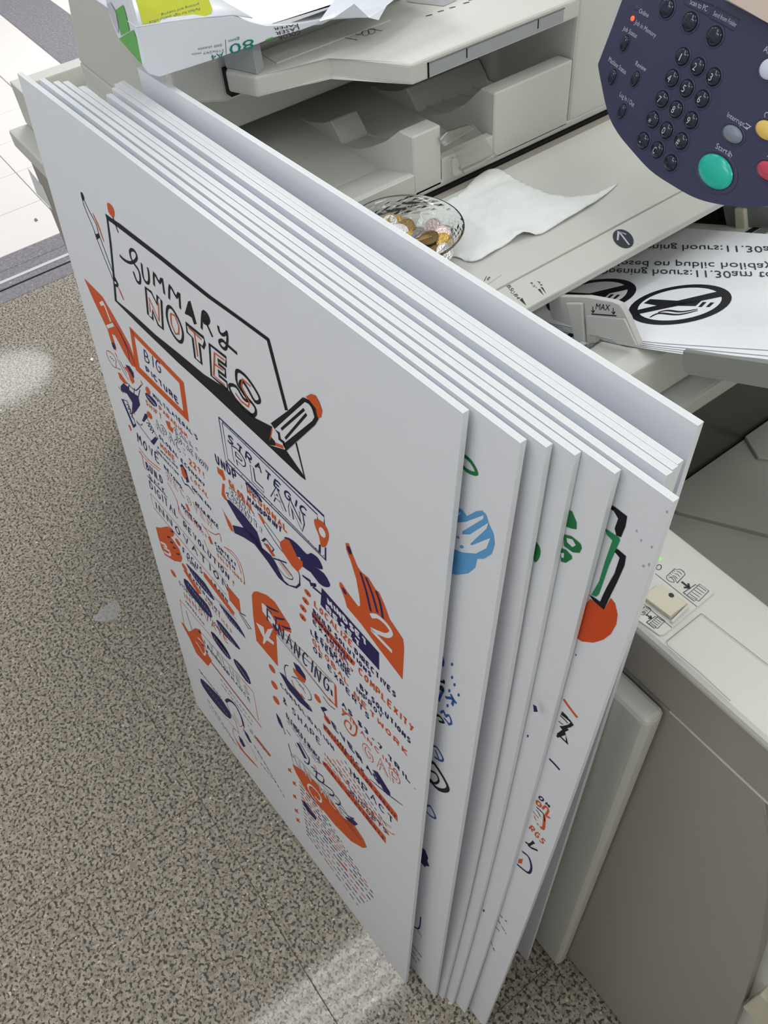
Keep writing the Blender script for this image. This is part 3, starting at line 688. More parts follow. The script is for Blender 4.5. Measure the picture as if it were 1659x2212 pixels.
Q.text('COLOR', (648, 64), (600, 78), (650, 72.5), M['ink']); Q.text('LASER', (646, 56), (594, 69), (648, 63.5), M['ink']); Q.text('PAPER', (644, 50), (590, 60), (645, 55.5), M['ink'])
Q.poly([(572, 86), (590, 79), (588, 84), (576, 88)], M['wrapg'])
Q.build('side_lettering', rm_)
ed = (te[3] - te[0]).normalized(); nn = Vector((-1, 0, .03)).normalized().cross(ed)
if nn.z < 0: nn = -nn
Q = Print(te[0] + Vector((0, 0, .0012)), nn, .0003)
Q.poly([(285, -32), (293.5, 0), (308, 53), (440, 37), (456, 30), (459, 20), (451, 0), (440, -40)], M['wrapy'])
Q.text('Perfect for high quality office', (432, 17), (322, 47), (433, 22.5), M['ink'], 1); Q.text('printing and copying', (430, 7), (348, 31), (431, 12), M['ink'], 1)
Q.build('yellow_label', rm_, 'yellow label with black lettering')

# ------------------------------------------------------------------ sheets in the bypass tray
def sheet(k, x0, x1, y0, y1, rot, label, group=None, skew=0):
    c = math.cos(rot); s_ = math.sin(rot); dz = -.0011 * k
    V = []; F = []; nx = 12
    for lvl in (0, -.0003):
        for i in range(nx + 1):
            for j in range(2):
                x = x0 + (x1 - x0) * i / nx; y = (y0 + skew * max(0, x - .552), y1)[j]
                X = x0 + (x - x0) * c - (y - y0) * s_; Y = y0 + (x - x0) * s_ + (y - y0) * c
                V.append((X, Y, tz(X) + dz + lvl))
    m = 2 * (nx + 1)
    for i in range(nx):
        a = 2 * i; F.append((a, a + 2, a + 3, a + 1)); F.append((m + a + 1, m + a + 3, m + a + 2, m + a))
        F.append((a, m + a, m + a + 2, a + 2)); F.append((a + 1, a + 3, m + a + 3, m + a + 1))
    F.append((0, 1, m + 1, m)); F.append((2 * nx, m + 2 * nx, m + 2 * nx + 1, 2 * nx + 1))
    o = mesh_obj('paper_sheet', V, F, M['paper'])
    return tag(o, label, 'paper', group)
top_sheet = sheet(0, .355, .80, .4385, .684, 0, 'top white sheet printed with no-smoking signs and opening hours', 'sheets in the bypass tray', .26)
for k, (dy, r) in enumerate(((-.0012, .20), (-.0022, .17), (-.0030, .145), (-.0036, .12))):
    sheet(k + 1, .355 + .002 * k, .80, .4385 + dy, .684, 0, 'plain white sheet in the stack beneath the no-smoking print', 'sheets in the bypass tray', r)
P = Print(TP0, TN, .0004)
def ps(x, y): return on(1150 + x / 3.26, 440 + y / 3.26, TP0, TN)
def sign(off):
    g_ = lambda *q: [ps(*a) + off for a in q]
    c = ps(1032, 708); a = ps(1404, 658) - c; b = ps(1032, 580) - c; c = c + off
    cir = lambda k, n=40: [c + (a * math.cos(2 * math.pi * i / n) + b * math.sin(2 * math.pi * i / n)) * k for i in range(n)]
    P.poly3(cir(1.0), M['ink']); P.poly3(cir(.815), M['paper'], 1)
    P.poly3(g_((725, 757), (1310, 622), (1345, 645), (1330, 660), (735, 785)), M['ink'], 2)
    P.poly3(g_((785, 706), (830, 677), (1050, 690), (890, 724)), M['ink'], 2); P.poly3(g_((880, 722), (1050, 688), (1190, 690), (1150, 726), (1010, 724)), M['ink'], 2)
    P.poly3(g_((1200, 697), (1228, 698), (1192, 733), (1168, 732)), M['ink'], 2); P.poly3(g_((1255, 700), (1282, 702), (1247, 733), (1222, 733)), M['ink'], 2)
    for pts, wd in ((((885, 771), (950, 757), (1050, 766), (1165, 747)), .0034), (((828, 806), (895, 777), (1030, 786), (1165, 757)), .0034)):
        P.line3(spline(g_(*pts), 5), wd, M['ink'], 2, taper=True)
sign(Vector((0, 0, 0))); P.build('no_smoking_sign', top_sheet); sign(ps(732, 600) - ps(1402, 650)); P.build('no_smoking_sign', top_sheet)
P.text('Opening hours:11.30am to', (1150 + 458 / 3.26, 440 + 454 / 3.26), (1150 + 1700 / 3.26, 440 + 484 / 3.26), (1150 + 452 / 3.26, 440 + 498 / 3.26), M['label'])
P.text('Closed on public holiday', (1150 + 528 / 3.26, 440 + 400 / 3.26), (1150 + 1690 / 3.26, 440 + 424 / 3.26), (1150 + 522 / 3.26, 440 + 440 / 3.26), M['label'])
P.text('Opening hours:11.30a', (1150 + 660 / 3.26, 440 + 286 / 3.26), (1150 + 1672 / 3.26, 440 + 302 / 3.26), (1150 + 655 / 3.26, 440 + 326 / 3.26), M['label'])
P.build('opening_hours_lettering', top_sheet)

# ------------------------------------------------------------------ napkin
def z0n(px, py, z=1.0515): return at(px, py, 2, z)
no = spline([z0n(*q) for q in ((1046, 372), (1075, 366), (1108, 386), (1140, 408), (1190, 424), (1240, 428), (1290, 420), (1334, 396), (1300, 428), (1250, 460), (1205, 486), (1170, 506), (1130, 514), (1085, 534), (1040, 562), (1012, 566), (985, 556), (930, 545), (900, 500), (925, 455), (985, 425), (1015, 398))], 3, True)
def nz_(x, y):
    h = .0012
    for (px, py, r, a) in ((1105, 425, .03, .012), (1090, 470, .03, .006), (1180, 455, .028, .006), (1040, 540, .02, .004), (1125, 515, .014, .009), (1250, 440, .025, .003), (1060, 390, .014, .004)):
        c = z0n(px, py); d2 = (x - c.x) ** 2 + (y - c.y) ** 2; h += a * math.exp(-d2 / (2 * (r * .6) ** 2))
    return 1.0508 + h * .75 + .0006 * math.sin(310 * x + 90 * y) * math.sin(150 * y) + .0004 * math.sin(800 * x)
poly2 = [Vector((p.x, p.y)) for p in no]
def inside(x, y):
    c = False; n = len(poly2)
    for i in range(n):
        a, b = poly2[i], poly2[i - 1]
        if (a.y > y) != (b.y > y) and x < (b.x - a.x) * (y - a.y) / (b.y - a.y) + a.x: c = not c
    return c
xs = [p.x for p in poly2]; ys = [p.y for p in poly2]; pts = list(poly2); stp = .0045
x = min(xs)
while x < max(xs):
    y = min(ys)
    while y < max(ys):
        if inside(x, y) and min((Vector((x, y)) - q).length for q in poly2) > .003: pts.append(Vector((x + random.uniform(-.001, .001), y)))
        y += stp
    x += stp
n0 = len(poly2); cdt = delaunay_2d_cdt(pts, [(i, (i + 1) % n0) for i in range(n0)], [list(range(n0))], 1, 1e-6)
nap = mesh_obj('paper_napkin', [(v.x, v.y, nz_(v.x, v.y)) for v in cdt[0]], [tuple(f) for f in cdt[2]], M['tissue'], None, None, True)
md = nap.modifiers.new('thick', 'SOLIDIFY'); md.thickness = .0006; md.offset = 1
tag(nap, 'crumpled white paper napkin spread on the copier deck under the glass bowl', 'napkin')

# ------------------------------------------------------------------ glass bowl and coins
BC = Vector((.3215, .3495, 1.053)); BR_ = .060; BH = .030
bowl = thing('glass_bowl', 'clear cut-glass bowl holding coins, standing on the napkin', 'bowl'); bowl.location = BC
prof = [(.0, .0), (.026, .0), (.0285, .0008)] + [(.0285 + .0295 * (k / 12) ** .85, .0008 + .0262 * k / 12) for k in range(1, 13)] + [(.0592, .0286), (.0600, .0300), (.0594, .0308), (.0582, .0306), (.0572, .0292)] + [(.0265 + .0300 * (k / 8) ** .85, .0042 + .0240 * k / 8) for k in range(7, -1, -1)] + [(.020, .0036), (.0, .0036)]
V = []; F = []; SM = []; n = 60
for k, (r, z) in enumerate(prof):
    for i in range(n):
        a = 2 * math.pi * (i + (.5 if k % 2 and 2 < k < 15 else 0)) / n
        dd = 0
        if 3 <= k <= 14: dd = .00035 if (k // 2 + i) % 2 == 0 else -.00035
        V.append(((r + dd) * math.cos(a), (r + dd) * math.sin(a), z))
for k in range(len(prof) - 1):
    for i in range(n):
        j = (i + 1) % n; A_, B_, C2, D_ = k * n + i, k * n + j, (k + 1) * n + j, (k + 1) * n + i
        cut = 2 <= k < 15
        if cut: F += [(A_, B_, D_), (B_, C2, D_)]; SM += [False, False]
        else: F.append((A_, B_, C2, D_)); SM.append(True)
gb = mesh_obj('glass_body', V, F, M['glass'], bowl)
gb.data.polygons.foreach_set('use_smooth', SM)
def coin_mesh(r, t, m, rim=None):
    bm = bmesh.new(); n = 28; L = []
    for rr, z in ((0, t / 2 - .00012), (r * .6, t / 2 - .00012), (r * .86, t / 2 - .00018), (r * .9, t / 2), (r * .98, t / 2), (r, t / 2 - .0002), (r, -t / 2 + .0002), (r * .98, -t / 2), (r * .9, -t / 2), (r * .86, -t / 2 + .00018), (0, -t / 2 + .00012)):
        L.append([bm.verts.new((0, 0, z))] if rr == 0 else [bm.verts.new((rr * math.cos(2 * math.pi * i / n), rr * math.sin(2 * math.pi * i / n), z)) for i in range(n)])
    for a, b in zip(L, L[1:]):
        for i in range(n):
            j = (i + 1) % n
            if len(a) == 1: f = bm.faces.new((a[0], b[i], b[j]))
            elif len(b) == 1: f = bm.faces.new((a[i], b[0], a[j]))
            else: f = bm.faces.new((a[i], b[i], b[j], a[j]))
            if rim and a is not L[0] and a is not L[1]: f.material_index = 1
    bmesh.ops.recalc_face_normals(bm, faces=bm.faces)
    me = bpy.data.meshes.new('coin'); bm.to_mesh(me); bm.free(); me.materials.append(M[m])
    if rim: me.materials.append(M[rim])
    return me
CM = {}
def coin(px, py, z, m, r, tilt, az, label, rim=None, p=None):
    k = (m, r, rim)
    if k not in CM: CM[k] = coin_mesh(r, .0017, m, rim)
    o = bpy.data.objects.new('coin', CM[k]); COL.objects.link(o)
    o.location = p if p is not None else at(px, py, 2, z)
    o.rotation_euler = Matrix.Rotation(math.radians(az), 4, 'Z').to_euler() if tilt == 0 else (Matrix.Rotation(math.radians(az), 4, 'Z') @ Matrix.Rotation(math.radians(tilt), 4, 'X')).to_euler()
    return tag(o, label, 'coin', 'coins in the glass bowl')
def cq(x, y): return (740 + x / 5.184, 400 + y / 5.184)
coin(*cq(530, 430), 1.0715, 'silver', .0098, 52, 40, 'two-tone silver coin with yellow rim, furthest left in the bowl', 'gold')
coin(*cq(590, 435), 1.0710, 'gold', .0092, 50, 55, 'yellow coin half hidden behind the two-tone coin')
coin(*cq(710, 480), 1.0705, 'brass', .0098, 40, 20, 'plain golden coin right of the two-tone coin')
coin(*cq(640, 530), 1.0695, 'silver', .0094, 28, 60, 'worn silver coin leaning in front of the plain golden coin')
coin(*cq(765, 605), 1.0680, 'gold', .0082, 35, 70, 'small golden coin at the board edge, in front of the dark silver coin')
coin(*cq(815, 530), 1.0690, 'silver', .0096, 6, 10, 'silver coin lying flat and seen almost edge-on at the pile centre')
coin(*cq(845, 610), 1.0660, 'silver', .0096, 62, 95, 'dark silver coin standing on edge below the flat silver coin')
coin(*cq(1010, 490), 1.0715, 'pinks', .0105, 52, 12, 'largest rosy silver coin standing against the back of the bowl')
coin(*cq(965, 590), 1.0710, 'brass', .0100, 14, -10, 'dark bronze coin lying on top in front of the rosy coin')
coin(*cq(940, 670), 1.0670, 'brass', .0102, 34, 40, 'bronze coin leaning below the dark top coin')
coin(*cq(1012, 680), 1.0645, 'silver', .0100, 42, 62, 'silver coin just behind the leaning bronze coin')
coin(*cq(1045, 670), 1.0640, 'silver', .0100, 46, 64, 'second silver coin in the leaning row, with the golden coin at its right')
coin(*cq(1120, 560), 1.0700, 'pinks', .0090, 48, 35, 'rosy silver coin partly covered by the small golden coin at the right')
coin(*cq(1155, 555), 1.0685, 'silver', .0094, 58, 50, 'bright silver coin at the right wall of the bowl')
coin(*cq(1125, 630), 1.0680, 'gold', .0084, 46, 62, 'small golden coin at the right side of the pile')
coin(*cq(1140, 750), 1.0630, 'silver', .0090, 50, 80, 'silver coin lowest at the right, by the bowl rim')
coin(*cq(1060, 770), 1.0620, 'brass', .0090, 40, 60, 'brown coin at the front edge beside the lowest silver coin')
for a in range(9):
    an = a * 40; rr = .019 if a < 8 else 0
    coin(0, 0, 0, ('silver', 'brass', 'silver')[a % 3], .0096, 12 + 6 * (a % 3), an + 90, 'coin buried in the lower layer of the pile in the glass bowl', None, BC + Vector((rr * math.cos(math.radians(an)), rr * math.sin(math.radians(an)), .0075 + .0012 * (a % 3))))
for a in range(6):
    an = a * 60 + 25
    coin(0, 0, 0, ('brass', 'silver')[a % 2], .0096, 10 + 5 * (a % 3), an + 90, 'coin buried in the lower layer of the pile in the glass bowl', None, BC + Vector((.014 * math.cos(math.radians(an)), .014 * math.sin(math.radians(an)), .0108)))

# ------------------------------------------------------------------ litter on the floor
def fleck(name, pts, h, m, label, cat):
    o = prism(name, [at(x, y, 2, .0004) for x, y in pts], (0, 0, h), m, None, .0002, 1); return tag(o, label, cat)
fleck('clear_film_scrap', [(198, 1340), (215, 1320), (235, 1303), (252, 1296), (260, 1312), (256, 1330), (240, 1341), (215, 1343)], .0006, M['film'], 'scrap of clear film lying flat on the granite floor', 'scrap')
fleck('paper_fleck', [(195, 778), (199, 774), (203, 777), (200, 781)], .003, M['paper'], 'tiny white paper fleck on the granite floor left of the front board', 'scrap')
fleck('dark_fleck', [(74, 475), (78, 472), (82, 476), (77, 479)], .003, M['greyd'], 'tiny dark speck on the cream corridor tile', 'scrap')
fleck('paper_fleck', [(1540, 1123), (1543, 1121), (1544, 1125)], .001, M['paper'], 'white speck in the grey catch tray', 'scrap').location.z = .8425
# ------------------------------------------------------------------ poster on the front board
r1_, TL1, N1, b1, _ = boards[0]
class Crop:
    """photo points read from an enlarged view: offset and scale"""
    def __init__(s, P, ox, oy, k): s.P, s.ox, s.oy, s.k = P, ox, oy, k
    def q(s, p): return (s.ox + p[0] / s.k, s.oy + p[1] / s.k)
    def f(s, m, *pts, lay=0, sm=0): s.P.poly([s.q(p) for p in pts], M[m], lay, sm)
    def l(s, m, wd, *pts, lay=0, sm=3, c=False, t=False): s.P.line([s.q(p) for p in pts], wd, M[m], lay, sm, c, t)
    def t(s, m, txt, p0, p1, top, wd=.0016, lay=0): s.P.hand(txt, s.q(p0), s.q(p1), s.q(top), wd, M[m], lay)
    def o(s, m, txt, p0, p1, top, wd=.0045, inn=.0026):          # outlined letters
        st = random.getstate(); s.P.hand(txt, s.q(p0), s.q(p1), s.q(top), wd, M[m], 0, .04, .92, 1); random.setstate(st); s.P.hand(txt, s.q(p0), s.q(p1), s.q(top), inn, M['white'], 1, .04, .92, 1)
    def e(s, m, c, a, b, lay=0, wd=0): s.P.ell(s.q(c), s.q((c[0] + a[0], c[1] + a[1])), s.q((c[0] + b[0], c[1] + b[1])), M[m], lay, wd)
    def dashes(s, rows, cols=('navy',), wd=.0022, ln=(.004, .010), gap=.0025):
        for i, (p0, p1) in enumerate(rows):
            a = s.P.pt(*s.q(p0)); b = s.P.pt(*s.q(p1)); L = (b - a).length; d = (b - a) / max(L, 1e-6); x = 0
            while x < L:
                k = random.uniform(*ln); e = min(L, x + k); nrm = s.P.n.cross(d) * random.uniform(-.0006, .0006)
                s.P.line3([a + d * x + nrm, a + d * (x + e) * .5 - nrm * .5, a + d * e + nrm], wd * random.uniform(.6, 1.1), M[random.choice(cols)])
                x = e + gap * random.uniform(.6, 1.8)
FP = Print(TL1, N1, .00025)
A = Crop(FP, 140, 380, 2.8603); B = Crop(FP, 440, 880, 3.4563); C_ = Crop(FP, 200, 880, 3.95); D = Crop(FP, 360, 1350, 2.9625); E5 = Crop(FP, 380, 1440, 5.53); I = Crop(FP, 0, 0, 1)
def done(name, label=None): FP.build(name, r1_, label)
# title frame
A.f('ink', (250, 232), (300, 268), (340, 294), (600, 495), (900, 738), (1100, 882), (1262, 1002), (1268, 1018), (1248, 1016), (1085, 896), (880, 750), (580, 510), (330, 318), (285, 285), (270, 275), (290, 420), (306, 590), (322, 770), (430, 860), (560, 980), (700, 1092), (860, 1225), (1010, 1320), (1100, 1420), (1168, 1478), (1180, 1497), (1285, 1550), (1310, 1640), (1365, 1690), (1470, 1840), (1478, 1856), (1425, 1650), (1434, 1646), (1490, 1880), (1460, 1858), (1200, 1612), (900, 1332), (700, 1152), (440, 902), (310, 770), (296, 600), (278, 420), (258, 262))
A.f('ink', (1247, 1008), (1266, 1008), (1380, 1448), (1362, 1448))
done('title_frame')
# pencil
A.f('white', (1480, 1385), (1385, 1468), (1285, 1548), (1262, 1660), (1360, 1690), (1545, 1520), (1565, 1480), (1530, 1400), lay=1)
A.l('ink', .0040, (1480, 1380), (1385, 1465), (1287, 1545), (1325, 1588), (1330, 1625), (1354, 1645), (1360, 1678), (1540, 1525), (1560, 1490), (1548, 1440), (1515, 1398), (1480, 1380), lay=2, sm=0)
A.l('ink', .0026, (1482, 1440), (1340, 1565), lay=2); A.l('ink', .0026, (1496, 1470), (1365, 1622), lay=2); A.l('ink', .0026, (1488, 1378), (1530, 1425), (1552, 1495), lay=3)
A.f('orange', (1492, 1362), (1522, 1345), (1552, 1355), (1576, 1400), (1592, 1450), (1585, 1490), (1566, 1496), (1548, 1440), (1522, 1402), lay=2)
A.f('orange', (1300, 1643), (1350, 1665), (1356, 1686), (1308, 1668), lay=2); A.f('ink', (1275, 1608), (1302, 1640), (1306, 1667), (1262, 1660), lay=2); A.l('orange', .0014, (1284, 1555), (1272, 1625), lay=2)
done('pencil_drawing')
# pen and pin
A.l('ink', .0016, (112, 130), (146, 205), (195, 300), (215, 370), (318, 650)); A.l('ink', .0016, (106, 125), (122, 190), (180, 330), (200, 392), (305, 655))
A.f('ink', (98, 102), (108, 103), (120, 130), (120, 152), (106, 140), sm=2); A.f('ink', (190, 360), (210, 354), (217, 382), (198, 394)); A.f('ink', (300, 625), (312, 627), (333, 670), (329, 690), (313, 682)); A.f('white', (306, 650), (318, 655), (322, 668), (312, 666), lay=1)
A.l('orange', .0034, (172, 230), (205, 300), (243, 408), t=True); A.l('orange', .0034, (332, 690), (365, 766), t=True)
A.f('orange', (262, 170), (275, 168), (296, 190), (308, 226), (305, 256), (290, 250), (270, 220), sm=2); A.l('ink', .0022, (296, 250), (331, 350))
done('pen_and_pin_drawing')
# title
for p in (((340, 490), (365, 516), (400, 535), (428, 530), (446, 505), (436, 470), (415, 455), (403, 470), (411, 510), (431, 545), (455, 580), (466, 620), (465, 660), (445, 648), (424, 590)), ((475, 540), (481, 600), (491, 640), (510, 662), (521, 650), (519, 600), (512, 565)),
          ((553, 678), (552, 602), (585, 658), (601, 635), (616, 730)), ((646, 760), (650, 680), (690, 748), (706, 722), (714, 820)), ((846, 945), (852, 845), (878, 852), (893, 890), (880, 912), (856, 902)), ((872, 900), (914, 995)),
          ((948, 925), (956, 962), (978, 982), (1002, 968)), ((1000, 955), (1006, 1000), (1000, 1058), (985, 1068), (962, 1045), (956, 1022), (975, 1016), (1002, 1042), (1066, 1098))):
    A.l('ink', .0034, *p)
A.f('ink', (763, 775), (776, 771), (816, 915), (800, 917), (786, 876), (765, 861), (750, 856), (742, 848)); A.f('ink', (848, 850), (876, 855), (888, 888), (876, 905), (856, 898))
NO = [((500, 690), (535, 718), (570, 792), (572, 742), (597, 767), (607, 945), (578, 920), (543, 830), (545, 885), (515, 857)),
      ((635, 815), (660, 815), (700, 880), (729, 960), (726, 1018), (702, 1020), (662, 965), (633, 880)),
      ((750, 910), (860, 1000), (866, 1035), (856, 1062), (832, 1035), (846, 1160), (806, 1125), (790, 1000), (757, 965)),
      ((895, 1040), (998, 1122), (996, 1172), (948, 1136), (950, 1160), (992, 1195), (994, 1240), (950, 1205), (953, 1232), (1002, 1274), (1008, 1322), (906, 1234)),
      ((1060, 1215), (1080, 1206), (1130, 1250), (1190, 1340), (1206, 1390), (1175, 1392), (1130, 1312), (1097, 1268), (1082, 1290), (1105, 1345), (1155, 1400), (1180, 1440), (1176, 1475), (1140, 1470), (1080, 1412), (1025, 1327), (1020, 1292), (1060, 1302), (1100, 1368), (1125, 1388), (1132, 1372), (1070, 1292))]
for i, p in enumerate(NO): A.l('ink', .0038, *p, sm=3 if i in (1, 4) else 0, c=True)
for p in (((530, 840), (521, 752), (584, 896), (580, 782)), ((655, 850), (682, 862), (706, 930), (705, 975), (685, 975), (660, 915), (655, 850)), ((766, 935), (846, 1010)), ((801, 965), (823, 1116)), ((990, 1140), (926, 1092), (922, 1232), (990, 1292)), ((924, 1160), (980, 1200)), ((1150, 1300), (1100, 1255), (1093, 1300), (1142, 1392), (1135, 1425), (1092, 1392), (1055, 1340))):
    A.l('orange', .0018, *p, lay=2, sm=0)
done('title_lettering')
# numbered hands
A.f('orange', (120, 632), (232, 745), (300, 860), (350, 950), (400, 1040), (432, 1130), (442, 1186), (415, 1172), (370, 1100), (330, 1020), (310, 985), (290, 975), (318, 1060), (316, 1080), (298, 1060), (265, 950), (180, 770))
A.l('white', .0042, (220, 792), (240, 784), (248, 800), (285, 900), lay=1, sm=0); A.l('white', .0042, (262, 932), (302, 918), lay=1)
A.l('navy', .0022, (302, 900), (350, 985), (390, 1080), (402, 1150), lay=1, t=True); A.l('navy', .0022, (330, 945), (400, 1080), (432, 1165), lay=1, t=True); A.f('navy', (290, 1030), (305, 1034), (316, 1066), (304, 1070), lay=1, sm=2)
done('hand_drawing', 'orange pointing hand with a white number 1')
B.f('orange', (1060, 1010), (1085, 1015), (1110, 1090), (1150, 1190), (1180, 1230), (1230, 1270), (1255, 1310), (1285, 1360), (1310, 1380), (1350, 1470), (1390, 1580), (1430, 1640), (1490, 1730), (1497, 1800), (1485, 2030), (1310, 1800), (1180, 1620), (1070, 1490), (1055, 1430), (1015, 1330), (1015, 1303), (1030, 1310), (1075, 1380), (1120, 1440), (1155, 1486), (1169, 1480), (1165, 1420), (1140, 1280), (1100, 1150), (1065, 1060))
B.f('navy', (1070, 1035), (1090, 1040), (1108, 1085), (1095, 1097), (1080, 1070), lay=1, sm=2); B.f('navy', (1033, 1340), (1055, 1360), (1070, 1396), (1050, 1385), lay=1, sm=2)
for p in (((1172, 1230), (1215, 1370), (1250, 1522)), ((1212, 1268), (1260, 1390), (1300, 1532)), ((1288, 1368), (1320, 1460), (1340, 1572))): B.l('navy', .0034, *p, lay=1)
B.l('white', .0052, (1250, 1556), (1300, 1560), (1368, 1620), (1402, 1680), (1370, 1702), (1310, 1682), (1252, 1655), lay=1); B.l('white', .0052, (1250, 1655), (1320, 1730), (1408, 1822), lay=1)
done('hand_drawing', 'orange hand with a white number 2 and pointing finger')
C_.f('orange', (540, 1020), (580, 1026), (640, 1015), (680, 1035), (698, 1080), (690, 1100), (668, 1106), (700, 1150), (740, 1210), (766, 1290), (755, 1320), (700, 1310), (620, 1260), (590, 1200), (560, 1100))
for c in ((680, 1058), (650, 1106), (676, 1152), (698, 1197), (730, 1250)): C_.e('navy', c, (15, 5), (0, -7), 1)
C_.l('white', .0046, (582, 1150), (625, 1172), (630, 1192), (606, 1190), (662, 1232), (655, 1258), (612, 1230), lay=1)
done('hand_drawing', 'orange fist with a white number 3')
B.f('orange', (360, 1400), (375, 1375), (400, 1373), (470, 1400), (530, 1450), (562, 1500), (600, 1560), (640, 1620), (656, 1685), (600, 1660), (542, 1700), (555, 1932), (395, 1742), (370, 1550))
for p in (((450, 1468), (500, 1500), (562, 1526)), ((525, 1560), (560, 1575), (606, 1582)), ((580, 1628), (615, 1645), (652, 1652))): B.l('navy', .0034, *p, lay=1, t=True)
B.f('white', (434, 1458), (462, 1474), (560, 1640), (575, 1680), (530, 1648), (440, 1520), lay=1); B.f('navy', (514, 1608), (540, 1630), (562, 1672), (530, 1652), lay=2, sm=2)
B.f('white', (392, 1604), (450, 1640), (458, 1700), (480, 1655), (520, 1648), (490, 1720), (526, 1752), (524, 1772), (474, 1738), (450, 1768), (444, 1760), (448, 1715), (415, 1650), lay=1)
done('hand_drawing', 'orange hand with a white number 4')
D.f('orange', (92, -20), (110, -8), (140, 42), (160, 36), (182, 20), (215, 30), (222, 70), (245, 130), (260, 180), (290, 230), (265, 262), (190, 180), (150, 90)); D.l('white', .0042, (200, 80), (228, 110), (250, 160), (240, 190), (205, 130), (188, 108), lay=1)
for q in ((212, 45), (235, 130), (255, 168)): D.e('navy', q, (9, 8), (3, -4), 1)
done('hand_drawing', 'orange hand with a white number 5, low at the left')
D.f('orange', (805, 890), (860, 922), (950, 1000), (1050, 1120), (1130, 1230), (1200, 1280), (1260, 1370), (1282, 1424), (1255, 1426), (1180, 1382), (1080, 1282), (1000, 1182), (930, 1112), (870, 1020), (830, 950))
D.l('white', .0040, (960, 1130), (925, 1080), (905, 1035), (920, 1022), (965, 1065), (990, 1110), (982, 1130), (950, 1095), lay=1)
for q in range(4): D.l('navy', .0012, (1130 + 22 * q, 1238 + 30 * q), (1195 + 18 * q, 1290 + 30 * q), lay=1, t=True)
done('hand_drawing', 'long orange hand with a white number 6, lowest on the poster')
# big picture
A.f('orange', (400, 930), (735, 1275), (768, 1522), (735, 1462), (708, 1280), (425, 985)); A.f('orange', (400, 930), (426, 972), (462, 1182), (735, 1455), (768, 1522), (440, 1198))
A.t('navy', 'BIG', (494, 1138), (612, 1240), (486, 1058), .0028); A.t('navy', 'PICTURE', (506, 1206), (716, 1420), (496, 1166), .0034)
done('big_picture_heading')
A.e('orange', (514, 1326), (12, 24), (9, -6)); A.t('navy', "MULTILATERAL'S", (548, 1364), (830, 1640), (541, 1335), .0026); A.f('navy', (497, 1342), (515, 1345), (560, 1390), (570, 1424), (545, 1418), (510, 1376), sm=2)
for q in range(5): A.l('white', .0012, (510 + 11 * q, 1352 + 13 * q), (520 + 11 * q, 1374 + 13 * q), lay=1)
A.t('orange', 'PARADIGM', (586, 1444), (764, 1626), (580, 1414), .0026); A.t('orange', 'SHIFT', (502, 1408), (608, 1512), (498, 1376), .0026); A.e('orange', (524, 1478), (14, 24), (9, -6))
A.f('orange', (622, 1510), (650, 1520), (655, 1550), (670, 1560), (668, 1590), (640, 1560))
C_.o('navy', 'APAC:', (545, 178), (800, 425), (528, 92)); C_.t('orange', '22?!', (828, 480), (960, 612), (818, 420), .0036); C_.o('navy', 'CALL-', (700, 206), (920, 400), (694, 168), .0034, .0016); C_.o('navy', 'TO-ACTION', (705, 260), (990, 545), (705, 222), .0034, .0016)
C_.t('navy', 'GLOBAL ECONOMY', (570, 258), (968, 692), (566, 226), .0026); C_.t('orange', 'MORE', (582, 340), (716, 476), (575, 292), .0032); C_.t('navy', 'FINANCING', (558, 352), (735, 532), (554, 330), .0018); C_.t('navy', 'URBANIZATION', (548, 376), (740, 588), (545, 355), .0018)
C_.t('navy', 'MOVE', (386, 292), (590, 500), (374, 206), .0036); C_.t('navy', 'BEYOND', (612, 512), (772, 706), (608, 484), .0026)
C_.f('navy', (745, 490), (765, 485), (800, 540), (825, 640), (810, 640), (770, 560)); C_.f('orange', (752, 505), (775, 510), (806, 590), (790, 610), (765, 570), lay=1); C_.l('navy', .0022, (760, 590), (785, 650), (820, 670), (870, 740)); C_.l('navy', .0018, (775, 570), (800, 600), (805, 640))
C_.t('orange', 'LOCAL', (840, 612), (1000, 790), (836, 575), .0028); C_.t('navy', 'SOCIAL ENV.', (850, 690), (1030, 900), (846, 662), .0026); C_.t('navy', 'RESILIENCE', (880, 832), (1082, 1042), (878, 800), .0026)
C_.l('orange', .0016, (395, 340), (470, 440), (580, 530), sm=0); C_.l('orange', .0012, (392, 375), (480, 470), (570, 545), sm=0); C_.t('navy', 'BUILD', (462, 520), (612, 668), (452, 452), .0040); C_.l('orange', .0016, (398, 372), (420, 400), (440, 500), (460, 530))
C_.o('orange', 'RECOVER', (640, 615), (1040, 1060), (626, 548), .0040, .0026); C_.t('navy', 'BACK', (490, 616), (635, 752), (478, 560), .0022); C_.l('navy', .0018, (465, 580), (540, 660), (640, 770))
C_.t('navy', 'DIGITAL', (492, 684), (745, 965), (480, 610), .0034); C_.t('navy', 'REVOLUTION', (780, 1018), (1180, 1490), (774, 962), .0036); C_.t('orange', '!', (1190, 1510), (1212, 1530), (1190, 1462), .0040)
C_.t('navy', 'POSITIVE SOCIAL', (762, 850), (940, 1060), (758, 815), .0022); C_.t('orange', 'CONTRACT', (790, 905), (985, 1130), (785, 875), .0020); C_.t('navy', 'CONTEXT', (1045, 1170), (1235, 1370), (1042, 1140), .0028); C_.t('navy', 'DRIVEN', (1060, 1220), (1225, 1400), (1056, 1190), .0024); C_.t('orange', 'SOLUTIONS!', (1065, 1265), (1300, 1520), (1060, 1235), .0022)
